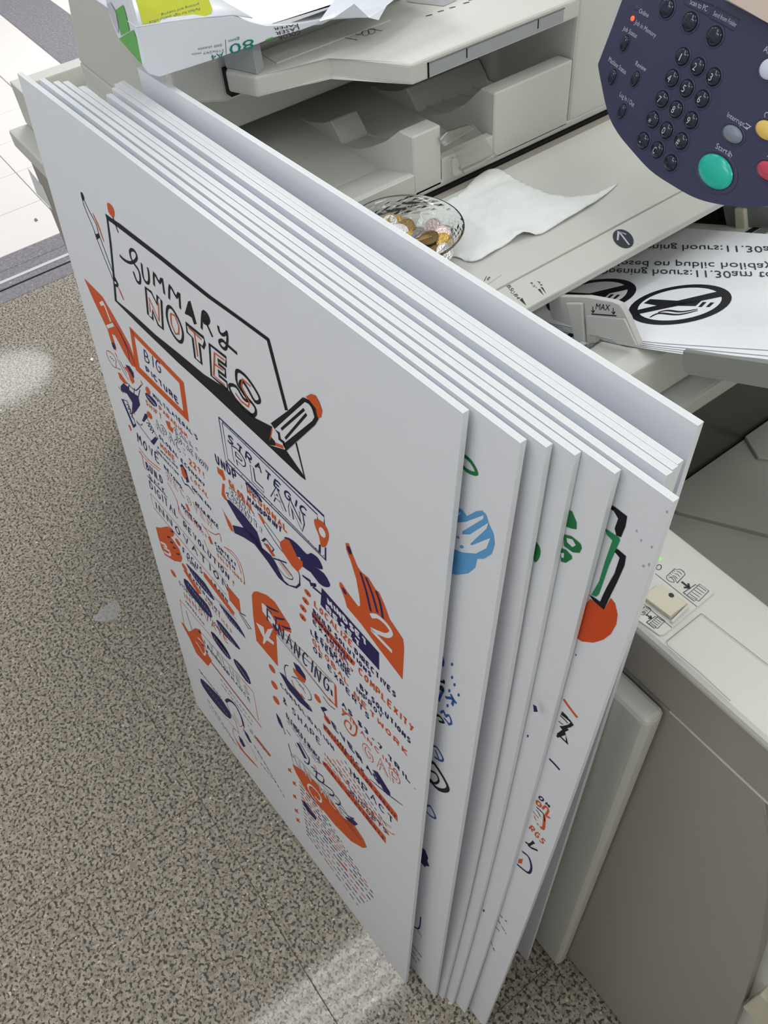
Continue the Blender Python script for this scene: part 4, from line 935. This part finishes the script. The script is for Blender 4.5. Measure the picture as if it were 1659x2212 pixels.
for p in (((640, 640), (700, 750), (730, 830), (740, 900), (800, 970), (830, 1000)), ((720, 790), (745, 880), (790, 960)), ((950, 1020), (1000, 1060), (1050, 1085), (1085, 1080), (1100, 1150)), ((1120, 1190), (1190, 1230), (1250, 1310), (1285, 1410), (1300, 1510)), ((1145, 1210), (1230, 1300), (1270, 1420)), ((950, 1130), (985, 1210), (1040, 1290), (1150, 1390)), ((930, 990), (1000, 1100), (1010, 1160))): C_.l('orange', .0014, *p)
C_.f('orange', (985, 1100), (1005, 1105), (1030, 1170), (1010, 1165)); C_.f('orange', (790, 815), (810, 830), (835, 890), (815, 880))
done('first_section_lettering')
# running figure and open book
A.l('orange', .0014, (258, 1078), (285, 1090), (315, 1130), (318, 1180), (345, 1196)); A.l('navy', .0010, (256, 1085), (270, 1130), (300, 1175), (318, 1185))
for q in range(3): A.e('navy', (282 + 11 * q, 1118 + 11 * q), (3, 3), (2, -2))
A.l('orange', .0022, (310, 1090), (325, 1120)); A.l('navy', .0012, (325, 1130), (370, 1220), (395, 1260)); A.l('navy', .0012, (340, 1140), (385, 1225))
A.f('navy', (375, 1165), (400, 1175), (425, 1215), (430, 1250), (415, 1240)); A.f('orange', (366, 1180), (385, 1180), (415, 1230), (432, 1270), (420, 1285), (405, 1260), (392, 1215), lay=1)
A.f('orange', (328, 1212), (345, 1220), (375, 1265), (392, 1285), (370, 1285), (340, 1250)); A.l('navy', .0014, (390, 1280), (405, 1300), (440, 1325), (475, 1290)); A.l('orange', .0030, (470, 1265), (482, 1290)); A.l('navy', .0014, (400, 1290), (395, 1320), (455, 1365))
A.f('navy', (345, 1300), (362, 1280), (400, 1310), (395, 1325), (455, 1365), (466, 1415), (440, 1455), (415, 1475), (418, 1400), (385, 1345), (350, 1330)); A.l('orange', .0018, (330, 1300), (362, 1342)); A.l('navy', .0014, (430, 1310), (428, 1345)); A.l('navy', .0014, (465, 1320), (455, 1365))
A.l('navy', .0016, (352, 1380), (385, 1390), (440, 1540), (425, 1555), (352, 1380), sm=0); A.f('navy', (355, 1380), (362, 1382), (425, 1535), (440, 1530), (440, 1545), (424, 1558)); A.l('navy', .0014, (445, 1520), (550, 1660), (575, 1620), (495, 1470), sm=0); A.f('navy', (495, 1468), (506, 1470), (515, 1490), (490, 1520), (478, 1512)); A.f('navy', (530, 1640), (560, 1610), (575, 1625), (548, 1660))
for q in range(3): A.l('navy', .0012, (380 + 10 * q, 1410 + 28 * q), (398 + 10 * q, 1420 + 28 * q), (392 + 10 * q, 1432 + 28 * q), (410 + 10 * q, 1445 + 28 * q)); A.l('navy', .0012, (505 + 12 * q, 1525 + 22 * q), (525 + 12 * q, 1530 + 22 * q), (515 + 12 * q, 1545 + 22 * q))
A.l('orange', .0022, (415, 1440), (435, 1475)); A.f('orange', (392, 1538), (403, 1540), (414, 1570), (408, 1576)); A.l('navy', .0012, (440, 1510), (470, 1540), (480, 1530))
done('figure_and_book_drawing')
# strategic plan
B.l('navy', .0020, (112, 72), (900, 812), (902, 885), sm=0); B.l('navy', .0016, (113, 75), (165, 402), (914, 1142), sm=0); B.f('navy', (905, 1045), (916, 1045), (916, 1146), (904, 1130)); B.l('navy', .0012, (140, 112), (850, 800), (852, 836), sm=0); B.l('navy', .0012, (138, 114), (182, 386), (862, 1080), sm=0); B.f('navy', (862, 1022), (875, 1025), (874, 1094), (858, 1078))
for q in range(14): t = q / 13; B.e('navy', (145 + 740 * t, 108 + 695 * t), (4, 3), (2, -2)); B.e('navy', (175 + 720 * t, 398 + 708 * t), (4, 3), (2, -2))
B.t('navy', 'STRATEGIC', (176, 243), (790, 842), (180, 186), .0036); B.o('navy', 'PLAN', (234, 410), (800, 965), (214, 288), .0074, .0044)
B.f('orange', (826, 838), (850, 834), (890, 855), (925, 910), (936, 960), (925, 1012), (905, 1042), (880, 1036), (870, 1000), (860, 950), (835, 890), sm=2, lay=1); B.e('white', (888, 932), (20, 38), (16, -12), 2)
done('strategic_plan_heading')
B.t('navy', 'UNDP', (96, 412), (262, 560), (82, 336), .0040); B.t('orange', ':', (272, 590), (292, 605), (274, 560), .0030); B.t('orange', 'REGIONAL', (328, 634), (640, 955), (322, 582), .0036)
B.f('navy', (310, 562), (335, 572), (400, 640), (438, 702), (420, 700), (350, 630), sm=2)
for q in range(6): B.l('white', .0014, (330 + 15 * q, 580 + 17 * q), (340 + 15 * q, 612 + 17 * q), lay=1)
B.f('orange', (100, 440), (120, 460), (143, 468), (165, 540), (148, 546), (138, 520), (106, 486)); B.t('orange', 'GLOBAL', (194, 584), (385, 800), (183, 526), .0040); B.t('navy', 'HANDPRINT', (330, 692), (590, 946), (330, 654), .0032); B.o('navy', 'FOOT-', (206, 652), (405, 850), (196, 602), .0044, .0026); B.o('navy', 'PRINT!', (214, 704), (440, 945), (210, 662), .0042, .0024)
done('regional_lettering')
B.f('orange', (140, 566), (158, 574), (155, 640), (178, 692), (160, 690), (134, 650)); B.f('navy', (168, 688), (192, 690), (300, 800), (400, 930), (452, 1092), (380, 1005), (250, 832)); B.l('navy', .0012, (165, 640), (185, 640), (180, 665), (205, 690))
B.f('orange', (136, 745), (150, 778), (205, 870), (226, 932), (205, 918), (185, 882)); B.f('navy', (215, 878), (300, 898), (380, 960), (440, 1050), (500, 1100), (520, 1130), (600, 1290), (640, 1325), (690, 1335), (722, 1300), (724, 1330), (695, 1352), (620, 1325), (560, 1272), (480, 1152), (380, 1022), (300, 970), (232, 938))
B.f('orange', (402, 785), (425, 800), (462, 862), (446, 872)); B.l('navy', .0016, (450, 872), (560, 1040), (680, 1180), (716, 1250), (716, 1310)); B.l('navy', .0012, (465, 862), (600, 1050), (700, 1190)); B.l('navy', .0020, (520, 1125), (620, 1160)); B.l('navy', .0012, (520, 1130), (560, 1200), (620, 1270), (668, 1272), (560, 1130))
for q in range(3): B.l('orange', .0010, (560 + 16 * q, 1150 + 6 * q), (640 + 10 * q, 1262 - 4 * q))
B.f('navy', (430, 992), (456, 972), (470, 985), (448, 1005)); B.l('navy', .0018, (460, 975), (525, 1060), (505, 1085), (450, 1012), sm=0); B.f('orange', (455, 1015), (480, 1020), (535, 1110), (515, 1112))
done('arms_and_phone_drawing')
B.f('navy', (600, 970), (640, 975), (700, 1020), (770, 1095), (800, 1085), (850, 1118), (880, 1170), (890, 1207), (862, 1204), (838, 1192), (900, 1240), (940, 1308), (943, 1336), (910, 1341), (860, 1310), (800, 1230), (740, 1188), (720, 1120), (690, 1110), (640, 1010), sm=2)
B.f('orange', (573, 1002), (610, 976), (640, 990), (690, 1090), (700, 1118), (742, 1152), (742, 1182), (702, 1227), (660, 1182), (600, 1090), (571, 1030), lay=1)
done('blot_drawing')
B.f('navy', (882, 1346), (1310, 1832), (1311, 1962), (874, 1472)); B.l('navy', .0030, (738, 1255), (800, 1300), (796, 1320), (840, 1326), (816, 1340), (885, 1398), sm=0)
B.t('white', 'MINDSET', (930, 1464), (1236, 1800), (922, 1416), .0046, 1); B.t('white', 'RESET', (922, 1516), (1186, 1812), (916, 1472), .0046, 1)
done('mindset_heading')
for c, d in zip(((777, 1386), (762, 1445), (743, 1500), (740, 1567)), '1234'):
    B.e('orange', c, (22, 30), (11, -7)); B.t('navy', d, (c[0] - 4, c[1] + 6), (c[0] + 9, c[1] + 18), (c[0] - 4, c[1] - 12), .0014, 2)
B.t('orange', 'LOCALIZE', (828, 1484), (1122, 1808), (828, 1438), .0034); B.t('navy', 'DIRECTIVES', (1130, 1830), (1445, 2182), (1128, 1788), .0032); B.t('navy', 'BUILD SOLUTIONS', (822, 1534), (1262, 2030), (818, 1496), .0030)
B.f('orange', (808, 1522), (826, 1536), (1132, 1905), (1124, 1928), (1108, 1920), (812, 1566)); B.t('navy', 'PROPORTIONALLY', (815, 1562), (1120, 1922), (812, 1532), .0024, 2)
B.t('navy', 'EXAMINE', (820, 1612), (1090, 1925), (816, 1578), .0028); D.t('orange', 'COMPLEXITY', (1230, 306), (1590, 704), (1230, 262), .0036); B.t('navy', '& EVERAGE', (830, 1700), (1110, 2010), (826, 1660), .0030); B.t('orange', 'SOCIETY', (915, 1740), (1130, 2000), (912, 1712), .0026)
D.t('navy', 'BY SOLUTIONS', (1240, 405), (1570, 770), (1238, 370), .0032); D.t('navy', 'LEVERAGE', (925, 58), (1180, 350), (920, 22), .0030); D.t('orange', 'GLOBAL', (935, 112), (1180, 412), (930, 72), .0032); D.t('navy', 'OF EXPERTS', (940, 160), (1310, 625), (936, 122), .0030); D.t('orange', 'NETWORK', (1200, 452), (1560, 860), (1198, 416), .0034); D.t('navy', 'IMPROV', (1215, 420), (1390, 610), (1212, 386), .0026)
done('mindset_lettering')
# financing
I.t('navy', 'FINANCING', (577, 1340), (716, 1502), (577, 1309), .0034, 3); D.l('navy', .0012, (690, 28), (860, 190), (1058, 368), sm=0); D.l('orange', .0014, (760, 60), (900, 190), (1082, 385), sm=0); D.l('orange', .0036, (1080, 385), (1085, 522), (1040, 470), sm=0); D.l('navy', .0012, (690, 42), (850, 240), (1050, 490), sm=0); D.l('orange', .0012, (720, 62), (1060, 500), sm=0); D.l('navy', .0034, (1054, 415), (1058, 452))
done('financing_heading')
for c in ((675, 280), (690, 385), (702, 482), (966, 470), (1028, 606)): D.e('orange', c, (19, 29), (9, -7))
D.f('navy', (722, 300), (750, 318), (790, 370), (850, 440), (900, 505), (932, 556), (905, 540), (850, 492), (780, 410)); D.f('orange', (808, 272), (830, 290), (890, 350), (884, 372), (850, 350), (815, 302), lay=1); D.f('navy', (810, 235), (850, 265), (888, 325), (892, 356), (830, 290))
D.l('navy', .0016, (770, 350), (755, 290), (760, 258), (780, 262)); D.l('navy', .0014, (800, 330), (850, 350), (910, 420), (928, 475), (905, 478)); D.l('orange', .0020, (800, 350), (820, 400), (870, 460), (885, 472)); D.l('navy', .0012, (820, 340), (860, 390), (890, 440)); D.l('orange', .0022, (845, 380), (880, 410)); D.l('orange', .0026, (860, 440), (880, 470)); D.l('navy', .0026, (870, 480), (915, 520), (930, 555)); D.l('navy', .002, (735, 320), (760, 350), (765, 370)); D.l('navy', .0016, (1000, 455), (1040, 510), (1078, 540))
D.f('navy', (985, 524), (1010, 525), (1030, 545), (1000, 556)); D.t('navy', 'CONSOLIDATION', (735, 396), (1085, 822), (722, 358), .0030); D.t('navy', '& SHAPE', (748, 494), (1000, 790), (742, 450), .0034); D.t('navy', 'LEVERAGE', (1020, 596), (1440, 1115), (1002, 548), .0048); D.f('navy', (1318, 925), (1350, 940), (1430, 1070), (1432, 1098), (1380, 1040)); D.l('navy', .0022, (1300, 985), (1400, 1070), (1512, 1155), t=True)
D.t('navy', 'AS $3-7 TRIL.', (1122, 512), (1600, 1060), (1116, 478), .0036); D.l('orange', .0026, (1122, 575), (1160, 570), (1212, 640), (1210, 700), (1180, 700), (1140, 640), (1150, 610), (1180, 640), (1175, 670)); D.t('orange', 'FINANCING', (1128, 560), (1500, 985), (1122, 528), .0026); D.o('orange', 'GAP', (1265, 830), (1530, 1085), (1250, 745), .0058, .0034)
D.f('orange', (1000, 628), (1022, 648), (1476, 1214), (1479, 1260), (1440, 1212), (1004, 662)); D.t('navy', 'PRIVATE SECTOR CREDIT', (1010, 660), (1476, 1250), (1010, 640), .0020, 2); D.f('orange', (998, 868), (1026, 888), (1402, 1358), (1402, 1398), (1000, 892)); D.t('navy', 'PUBLIC INVESTMENTS', (1010, 894), (1398, 1386), (1010, 876), .0018, 2)
D.t('navy', 'UNLOCK', (1080, 730), (1280, 970), (1076, 705), .0026); D.t('navy', 'IMPACT', (1172, 946), (1470, 1300), (1166, 900), .0036); D.t('navy', 'BUDGETS', (1180, 1080), (1420, 1352), (1176, 1050), .0026); D.t('orange', 'INVESTMENTS', (1010, 830), (1440, 1370), (1004, 806), .0026); D.t('navy', 'BLENDED FINANCE', (768, 592), (990, 892), (764, 556), .0024)
D.dashes([((1010 + 26 * k, 850 + 4 * k), (1300 + 22 * k, 1240 + 10 * k)) for k in range(6)], ('navy', 'orange', 'navy'), .0026); D.dashes([((770 + 14 * k, 610 + 6 * k), (960 + 18 * k, 880 + 8 * k)) for k in range(3)], ('navy',), .0022)
D.l('orange', .0012, (1285, 1190), (1420, 1320), (1460, 1340)); D.l('orange', .0012, (1290, 1170), (1440, 1300))
done('financing_lettering')
# boat block
D.l('navy', .0012, (795, 825), (820, 905), (1195, 1315), sm=0); D.l('navy', .0012, (820, 830), (1130, 1170), (1195, 1290), sm=0); D.o('navy', 'UN WEF', (830, 890), (1180, 1290), (808, 822), .0040, .0024); D.l('navy', .0028, (850, 745), (880, 800), (912, 860), (905, 890), (880, 870)); D.l('navy', .0020, (700, 565), (725, 600), (750, 670), (760, 700)); D.f('navy', (700, 565), (720, 590), (745, 655), (738, 660), (715, 620))
D.l('navy', .0022, (780, 760), (800, 830), (820, 850)); D.f('navy', (830, 750), (850, 760), (900, 860), (880, 850)); D.l('navy', .0030, (925, 905), (960, 935), (960, 980), (1010, 1020), (1060, 1060), (1070, 1090), (1040, 1085)); D.l('navy', .0024, (940, 930), (1000, 970), (1000, 1010), (950, 970)); D.l('navy', .0026, (1080, 1090), (1110, 1130), (1105, 1150), (1080, 1140)); D.f('navy', (1140, 1225), (1190, 1240), (1225, 1275), (1205, 1285), (1160, 1250)); D.l('navy', .0024, (1110, 1165), (1160, 1220), (1200, 1240))
done('boat_drawing')
for c in ((775, 680), (785, 695), (830, 770), (908, 845), (950, 905)): D.l('orange', .0026, (c[0] - 8, c[1] - 10), (c[0] + 10, c[1] + 14))
done('orange_dashes')
for c in ((790, 930), (820, 1015), (822, 1098), (833, 1190), (843, 1250)): D.f('orange', (c[0] - 14, c[1] - 18), (c[0], c[1] - 8), (c[0] + 8, c[1] - 12), (c[0] + 4, c[1] + 2), (c[0] + 14, c[1] + 18), (c[0] - 2, c[1] + 8), (c[0] - 10, c[1] + 4))
done('orange_stars')
rows = []
for k in range(15):
    t = k / 14; s0 = (848 + 50 * t, 1000 + 335 * t)
    e0 = (1000 + 335 * min(1, t / .6), 1190 + 550 * min(1, t / .6)) if t <= .6 else (1335 - 105 * (t - .6) / .4, 1740 + 60 * (t - .6) / .4)
    rows.append((s0, e0))
D.dashes(rows, ('navy', 'navy', 'orange'), .0042, (.005, .014), .004)
D.f('orange', (1085, 1490), (1095, 1495), (1155, 1565), (1150, 1572)); D.f('navy', (860, 1115), (885, 1130), (960, 1230), (955, 1250), (900, 1190))
done('small_print', 'rows of tiny navy and orange hand lettering')
# innovation
C_.l('orange', .0012, (495, 732), (1140, 1490), sm=0); C_.l('orange', .0012, (495, 732), (520, 852), (1140, 1600), sm=0); C_.t('navy', 'INNOVATION', (538, 852), (1185, 1600), (526, 784), .0040); C_.f('orange', (1150, 1520), (1252, 1640), (1266, 1762), (1170, 1642), lay=1); C_.l('navy', .0018, (1210, 1635), (1258, 1750), (1355, 1890), (1330, 1886), (1250, 1750), sm=0); C_.l('navy', .0018, (1258, 1750), (1310, 1780)); C_.l('navy', .0012, (1000, 1580), (1230, 1810), sm=0)
done('innovation_heading')
for c in ((728, 1150), (690, 1416), (785, 1364)): C_.e('orange', c, (21, 34), (9, -6))
C_.t('navy', 'FOCUS', (772, 1238), (950, 1436), (768, 1184), .0030); C_.t('navy', 'THE', (805, 1300), (900, 1400), (795, 1262), .0030); C_.t('navy', 'EXPERIMENT', (830, 1440), (1100, 1790), (826, 1410), .0026); C_.t('navy', 'LEARN', (1015, 1490), (1165, 1680), (1010, 1460), .0028)
C_.f('navy', (798, 1332), (840, 1370), (960, 1500), (1042, 1642), (1000, 1612), (880, 1470), sm=2); C_.f('navy', (778, 1465), (812, 1480), (900, 1590), (985, 1690), (1022, 1788), (980, 1770), (880, 1650), (800, 1540), sm=2); C_.f('navy', (1082, 1680), (1110, 1700), (1200, 1800), (1260, 1880), (1308, 1972), (1270, 1930), (1170, 1820), sm=2); C_.f('navy', (1055, 1815), (1095, 1840), (1190, 1960), (1262, 2062), (1220, 2040), (1110, 1920), sm=2); C_.f('navy', (1010, 1920), (1040, 1930), (1120, 2030), (1160, 2100), (1100, 2060), sm=2)
for (x, y, dx, dy, n) in ((825, 1370, 21, 26, 9), (815, 1500, 20, 27, 10), (1110, 1715, 19, 25, 8), (1085, 1850, 18, 24, 8)):
    for q in range(n): C_.l('white', .0012, (x + dx * q, y + dy * q), (x + dx * q + 8, y + dy * q + 22), lay=2)
C_.f('orange', (773, 1385), (800, 1392), (932, 1590), (902, 1592)); C_.f('orange', (945, 1400), (975, 1430), (1212, 1752), (1206, 1776), (1180, 1750), (950, 1440)); C_.t('navy', 'DISRUPT SOLUTIONS', (742, 1505), (1110, 1940), (738, 1470), .0020); C_.t('orange', 'INNOVATE', (782, 1612), (1180, 2040), (768, 1556), .0034); C_.t('orange', 'PRACTICES', (965, 1650), (1200, 1940), (960, 1620), .0022); C_.t('navy', 'APPROACH', (795, 1660), (960, 1870), (790, 1634), .0020)
done('innovation_lettering')
# values block and portrait
C_.l('orange', .0014, (745, 1640), (790, 1900), sm=0); C_.l('orange', .0014, (745, 1640), (1100, 2058), sm=0); C_.l('navy', .0018, (798, 1735), (850, 1900)); D.l('orange', .0016, (200, 25), (555, 430), (588, 610), sm=0); D.l('orange', .0038, (282, 235), (440, 440), (607, 655), sm=0); D.l('navy', .0012, (290, 240), (560, 590), sm=0)
D.o('navy', 'VALUES', (275, 140), (545, 478), (262, 90), .0034, .0020); D.t('navy', 'PERFORMANCE', (262, 150), (548, 510), (258, 126), .0026); D.t('navy', '& PLATFORM', (240, 110), (400, 330), (236, 88), .0018)
D.f('navy', (285, 52), (310, 62), (380, 150), (412, 216), (385, 205), (320, 120), sm=2); D.f('navy', (428, 222), (450, 228), (510, 300), (540, 376), (510, 360), (455, 280), sm=2)
for q in range(7): D.l('white', .0012, (305 + 14 * q, 72 + 19 * q), (312 + 14 * q, 90 + 19 * q), lay=2); D.l('white', .0012, (448 + 12 * q, 240 + 18 * q), (456 + 12 * q, 258 + 18 * q), lay=2)
done('values_heading')
D.f('navy', (217, 345), (240, 358), (330, 450), (400, 550), (413, 598), (380, 582), (300, 490), (230, 390), sm=2)
for q in range(9): D.l('white', .0012, (245 + 17 * q, 375 + 23 * q), (254 + 17 * q, 392 + 23 * q), lay=2)
D.dashes([((203, 278), (370, 500)), ((215, 300), (355, 470)), ((345, 345), (560, 632)), ((352, 380), (545, 640)), ((260, 475), (455, 778)), ((272, 515), (440, 760)), ((520, 640), (650, 830)), ((530, 670), (625, 800)), ((560, 770), (720, 1040)), ((580, 800), (755, 1102)), ((600, 880), (700, 1010))], ('navy',), .0030, (.004, .010))
D.f('orange', (565, 715), (580, 722), (668, 835), (660, 842)); D.l('navy', .0066, (378, 490), (400, 480), (440, 515), (478, 590), (494, 650)); D.l('navy', .0014, (385, 500), (415, 580), (445, 620)); D.l('orange', .0014, (412, 570), (450, 610), (470, 650), (495, 640), (490, 680)); D.l('orange', .0014, (420, 640), (460, 690), (440, 610)); D.l('orange', .0014, (430, 560), (440, 590)); D.l('navy', .0012, (445, 590), (462, 618))
D.f('orange', (425, 698), (470, 790), (530, 860), (592, 922), (560, 880), (500, 815), (440, 725)); D.f('navy', (493, 668), (520, 700), (546, 757), (530, 748), (505, 702)); D.f('navy', (460, 705), (485, 735), (506, 778), (490, 780), (470, 745)); D.l('orange', .0012, (500, 730), (550, 800), (580, 870)); D.l('orange', .0012, (350, 520), (360, 570), (420, 640)); D.l('orange', .0014, (430, 700), (425, 660), (470, 700))
done('portrait_drawing')

# ------------------------------------------------------------------ printed edges of the boards behind
def on_board(i):
    r, TL, n, b, bw = boards[i]; P = Print(TL, n, .0003); P.bow = bw; return P, r
P, r = on_board(1); F = Crop(P, 860, 850, 2.37); G = Crop(P, 860, 1400, 2.724)
F.l('green', .0030, (250, 255), (300, 305), (335, 315), (375, 350), (402, 400), (392, 410), (350, 392), (318, 352), (290, 320)); P.build('green_ring', r)
F.f('blue', (240, 600), (285, 580), (300, 576), (335, 600), (352, 628), (400, 602), (430, 598), (452, 620), (465, 665), (490, 720), (495, 770), (480, 820), (440, 845), (405, 845), (395, 890), (360, 920), (300, 928), (240, 910)); 
for p in (((270, 625), (300, 610), (325, 608), (300, 640), (265, 660)), ((300, 660), (350, 655), (440, 622), (438, 640), (330, 705), (330, 720), (370, 720), (465, 660), (455, 690), (370, 770), (380, 776), (475, 738), (455, 790), (400, 818), (330, 812), (265, 785), (270, 700))): F.f('white', *p, lay=1)
F.e('blue', (310, 735), (8, 4), (2, -6), 2); F.e('blue', (328, 783), (11, 3), (2, -8), 2); P.build('blue_hands', r)
for c in ((318, 95), (318, 172), (333, 215), (302, 250), (292, 338), (357, 275)): G.e('royal', c, (6, 4), (2, -9))
G.f('royal', (245, 60), (265, 48), (275, 80), (270, 110), (250, 100)); G.t('ink', 'TO', (250, 180), (245, 260), (275, 185), .0034); G.l('royal', .0028, (240, 235), (265, 245), (250, 280), (240, 310)); G.l('royal', .0032, (310, 270), (325, 300), (345, 325)); G.l('royal', .0030, (280, 290), (325, 300), (318, 335)); G.l('royal', .0024, (250, 380), (270, 372), (280, 400), (300, 395), (315, 440), (295, 448)); G.l('ink', .0026, (225, 395), (245, 400), (270, 435), (240, 430)); G.l('royal', .0022, (270, 410), (300, 445))
P.build('blue_lettering', r)
G.l('royal', .0026, (200, 575), (230, 585), (265, 650), (250, 662), (215, 640)); G.l('royal', .0022, (220, 600), (240, 650)); G.l('ink', .0050, (180, 670), (215, 680), (288, 800), (285, 836), (235, 828), (185, 775)); G.l('ink', .0028, (190, 720), (225, 740), (240, 780), (215, 795), (190, 770)); G.l('royal', .0026, (165, 930), (190, 930), (222, 998), (195, 990), (165, 960))
P.build('edge_drawing', r)
G.f('navy', (140, 1170), (160, 1190), (178, 1235), (172, 1250), (185, 1285), (165, 1280), (160, 1290), (130, 1255)); P.build('navy_blot', r)
G.l('navy', .0024, (133, 1580), (130, 1625), (120, 1650), (95, 1640)); G.l('navy', .0018, (115, 1655), (140, 1700)); G.dashes([((85, 1745), (140, 1820)), ((75, 1770), (130, 1845)), ((72, 1790), (110, 1850))], ('ink',), .003, (.006, .014))
P.build('edge_lettering', r)
P, r = on_board(2); G = Crop(P, 860, 1400, 2.724); F = Crop(P, 860, 850, 2.37)
G.f('navy', (500, 300), (508, 300), (506, 340), (496, 340)); G.f('navy', (460, 555), (466, 560), (463, 576), (458, 575)); P.build('edge_marks', r)
P, r = on_board(3); F = Crop(P, 860, 850, 2.37); G = Crop(P, 860, 1400, 2.724)
F.f('green', (700, 760), (722, 778), (730, 808), (724, 840), (708, 862), (695, 850), sm=2); G.f('navy', (795, 330), (815, 340), (824, 374), (800, 374)); G.f('navy', (760, 508), (770, 510), (768, 525), (760, 522)); P.build('edge_marks', r)
P, r = on_board(4); F = Crop(P, 860, 850, 2.37); G = Crop(P, 860, 1400, 2.724)
F.f('green', (860, 590), (892, 603), (915, 660), (914, 695), (885, 690), (860, 680)); F.f('green', (850, 720), (890, 730), (935, 768), (942, 790), (930, 815), (895, 812), (850, 780)); F.f('white', (865, 738), (895, 745), (912, 775), (895, 785), (868, 760), lay=1); F.f('green', (830, 790), (860, 798), (890, 830), (892, 845), (860, 866), (835, 860)); F.f('white', (835, 815), (852, 815), (850, 840), (838, 838), lay=1)
G.f('navy', (498, 1540), (506, 1536), (511, 1545), (503, 1554)); G.f('royal', (1043, 34), (1050, 32), (1052, 44), (1044, 44)); P.build('green_leaves', r)
P, r = on_board(5); F = Crop(P, 860, 850, 2.37); G = Crop(P, 860, 1400, 2.724)
F.f('ink', (1080, 565), (1112, 580), (1174, 628), (1165, 680), (1142, 735), (1118, 725), (1110, 690), (1128, 640), (1105, 600), (1080, 585)); F.f('ink', (1090, 790), (1125, 795), (1168, 832), (1160, 880), (1120, 970), (1090, 1030), (1055, 1106), (1000, 1060), (980, 1030), (1000, 1040), (1035, 1065), (1070, 990), (1110, 920), (1135, 840), (1115, 815), (1090, 808)); F.f('emerald', (1060, 690), (1080, 702), (1132, 735), (1138, 750), (1080, 880), (1030, 1025), (1015, 1040), (990, 1030), (1030, 960), (1060, 860), (1098, 752), (1070, 722)); F.f('white', (1105, 830), (1135, 845), (1108, 915), (1036, 1055), (1025, 1040), (1080, 900), lay=0)
P.build('black_and_green_frame', r)
F.f('vermilion', (985, 1050), (1055, 1106), (1090, 1045), (1112, 1075), (1124, 1130), (1118, 1180), (1090, 1230), (1050, 1260), (1000, 1275), (940, 1268), (900, 1240), (940, 1160), (960, 1080)); P.build('orange_disc', r)
for c in ((1378, 605), (1245, 750), (1300, 785), (1285, 875), (1257, 882), (1222, 702)): F.e('smudge', c, (random.uniform(3, 6), 3), (2, -random.uniform(4, 8)))
P.build('smudges', r)
G.l('orange', .0030, (975, 300), (1010, 350), (1055, 408)); G.l('ink', .0026, (960, 385), (1025, 445), (960, 470), (995, 470), (940, 510)); G.l('ink', .0022, (965, 375), (1000, 410)); G.l('ink', .0022, (940, 505), (995, 558), (985, 500), (935, 520), sm=0); G.dashes([((955, 395), (1000, 440)), ((945, 430), (985, 460))], ('ink',), .0012)
P.build('zigzag_drawing', r)
G.l('navy', .0028, (890, 650), (920, 680), (952, 716)); G.e('navy', (843, 885), (12, 8), (4, -8), 0, .0018); G.t('navy', 'M', (865, 915), (895, 945), (875, 905), .0024); G.e('orange', (828, 915), (12, 12), (5, -9), 0, .0024); G.l('orange', .0024, (850, 945), (870, 930), (885, 955), (870, 985), (895, 998)); G.l('ink', .0018, (815, 935), (862, 985), (855, 1050)); G.l('orange', .0034, (862, 985), (856, 1058), (835, 1050)); G.dashes([((795, 960), (835, 1010)), ((800, 985), (825, 1040)), ((815, 950), (845, 1000))], ('navy', 'orange'), .0018)
P.build('edge_lettering', r)
G.t('orange', 'RGS', (770, 1060), (860, 1165), (790, 1040), .0026); G.l('ink', .0026, (750, 1140), (775, 1155), (800, 1140), (770, 1165), (822, 1190)); G.l('navy', .0030, (730, 1195), (770, 1230), (785, 1290), (770, 1322), (735, 1300), (700, 1270)); G.f('orange', (712, 1240), (735, 1240), (728, 1268), (705, 1262)); P.build('edge_lettering', r)
G.dashes([((600, 1570), (640, 1610)), ((590, 1600), (635, 1680)), ((575, 1640), (600, 1670)), ((545, 1720), (570, 1790))], ('navy', 'orange'), .0024, (.004, .010))
P.build('edge_lettering', r)

# ------------------------------------------------------------------ put every empty at the foot of its thing
bpy.context.view_layer.update()
for o in list(S.objects):
    if o.type == 'EMPTY' and o.parent is None and o.location.length < 1e-6 and o.children:
        pts = [c.matrix_world @ Vector(b) for c in o.children_recursive if c.type == 'MESH' for b in c.bound_box]
        lo = Vector([min(p[i] for p in pts) for i in range(3)]); hi = Vector([max(p[i] for p in pts) for i in range(3)])
        t = Vector(((lo.x + hi.x) / 2, (lo.y + hi.y) / 2, lo.z)); o.location = t
        for c in o.children: c.matrix_parent_inverse = Matrix.Translation(-t) @ c.matrix_parent_inverse
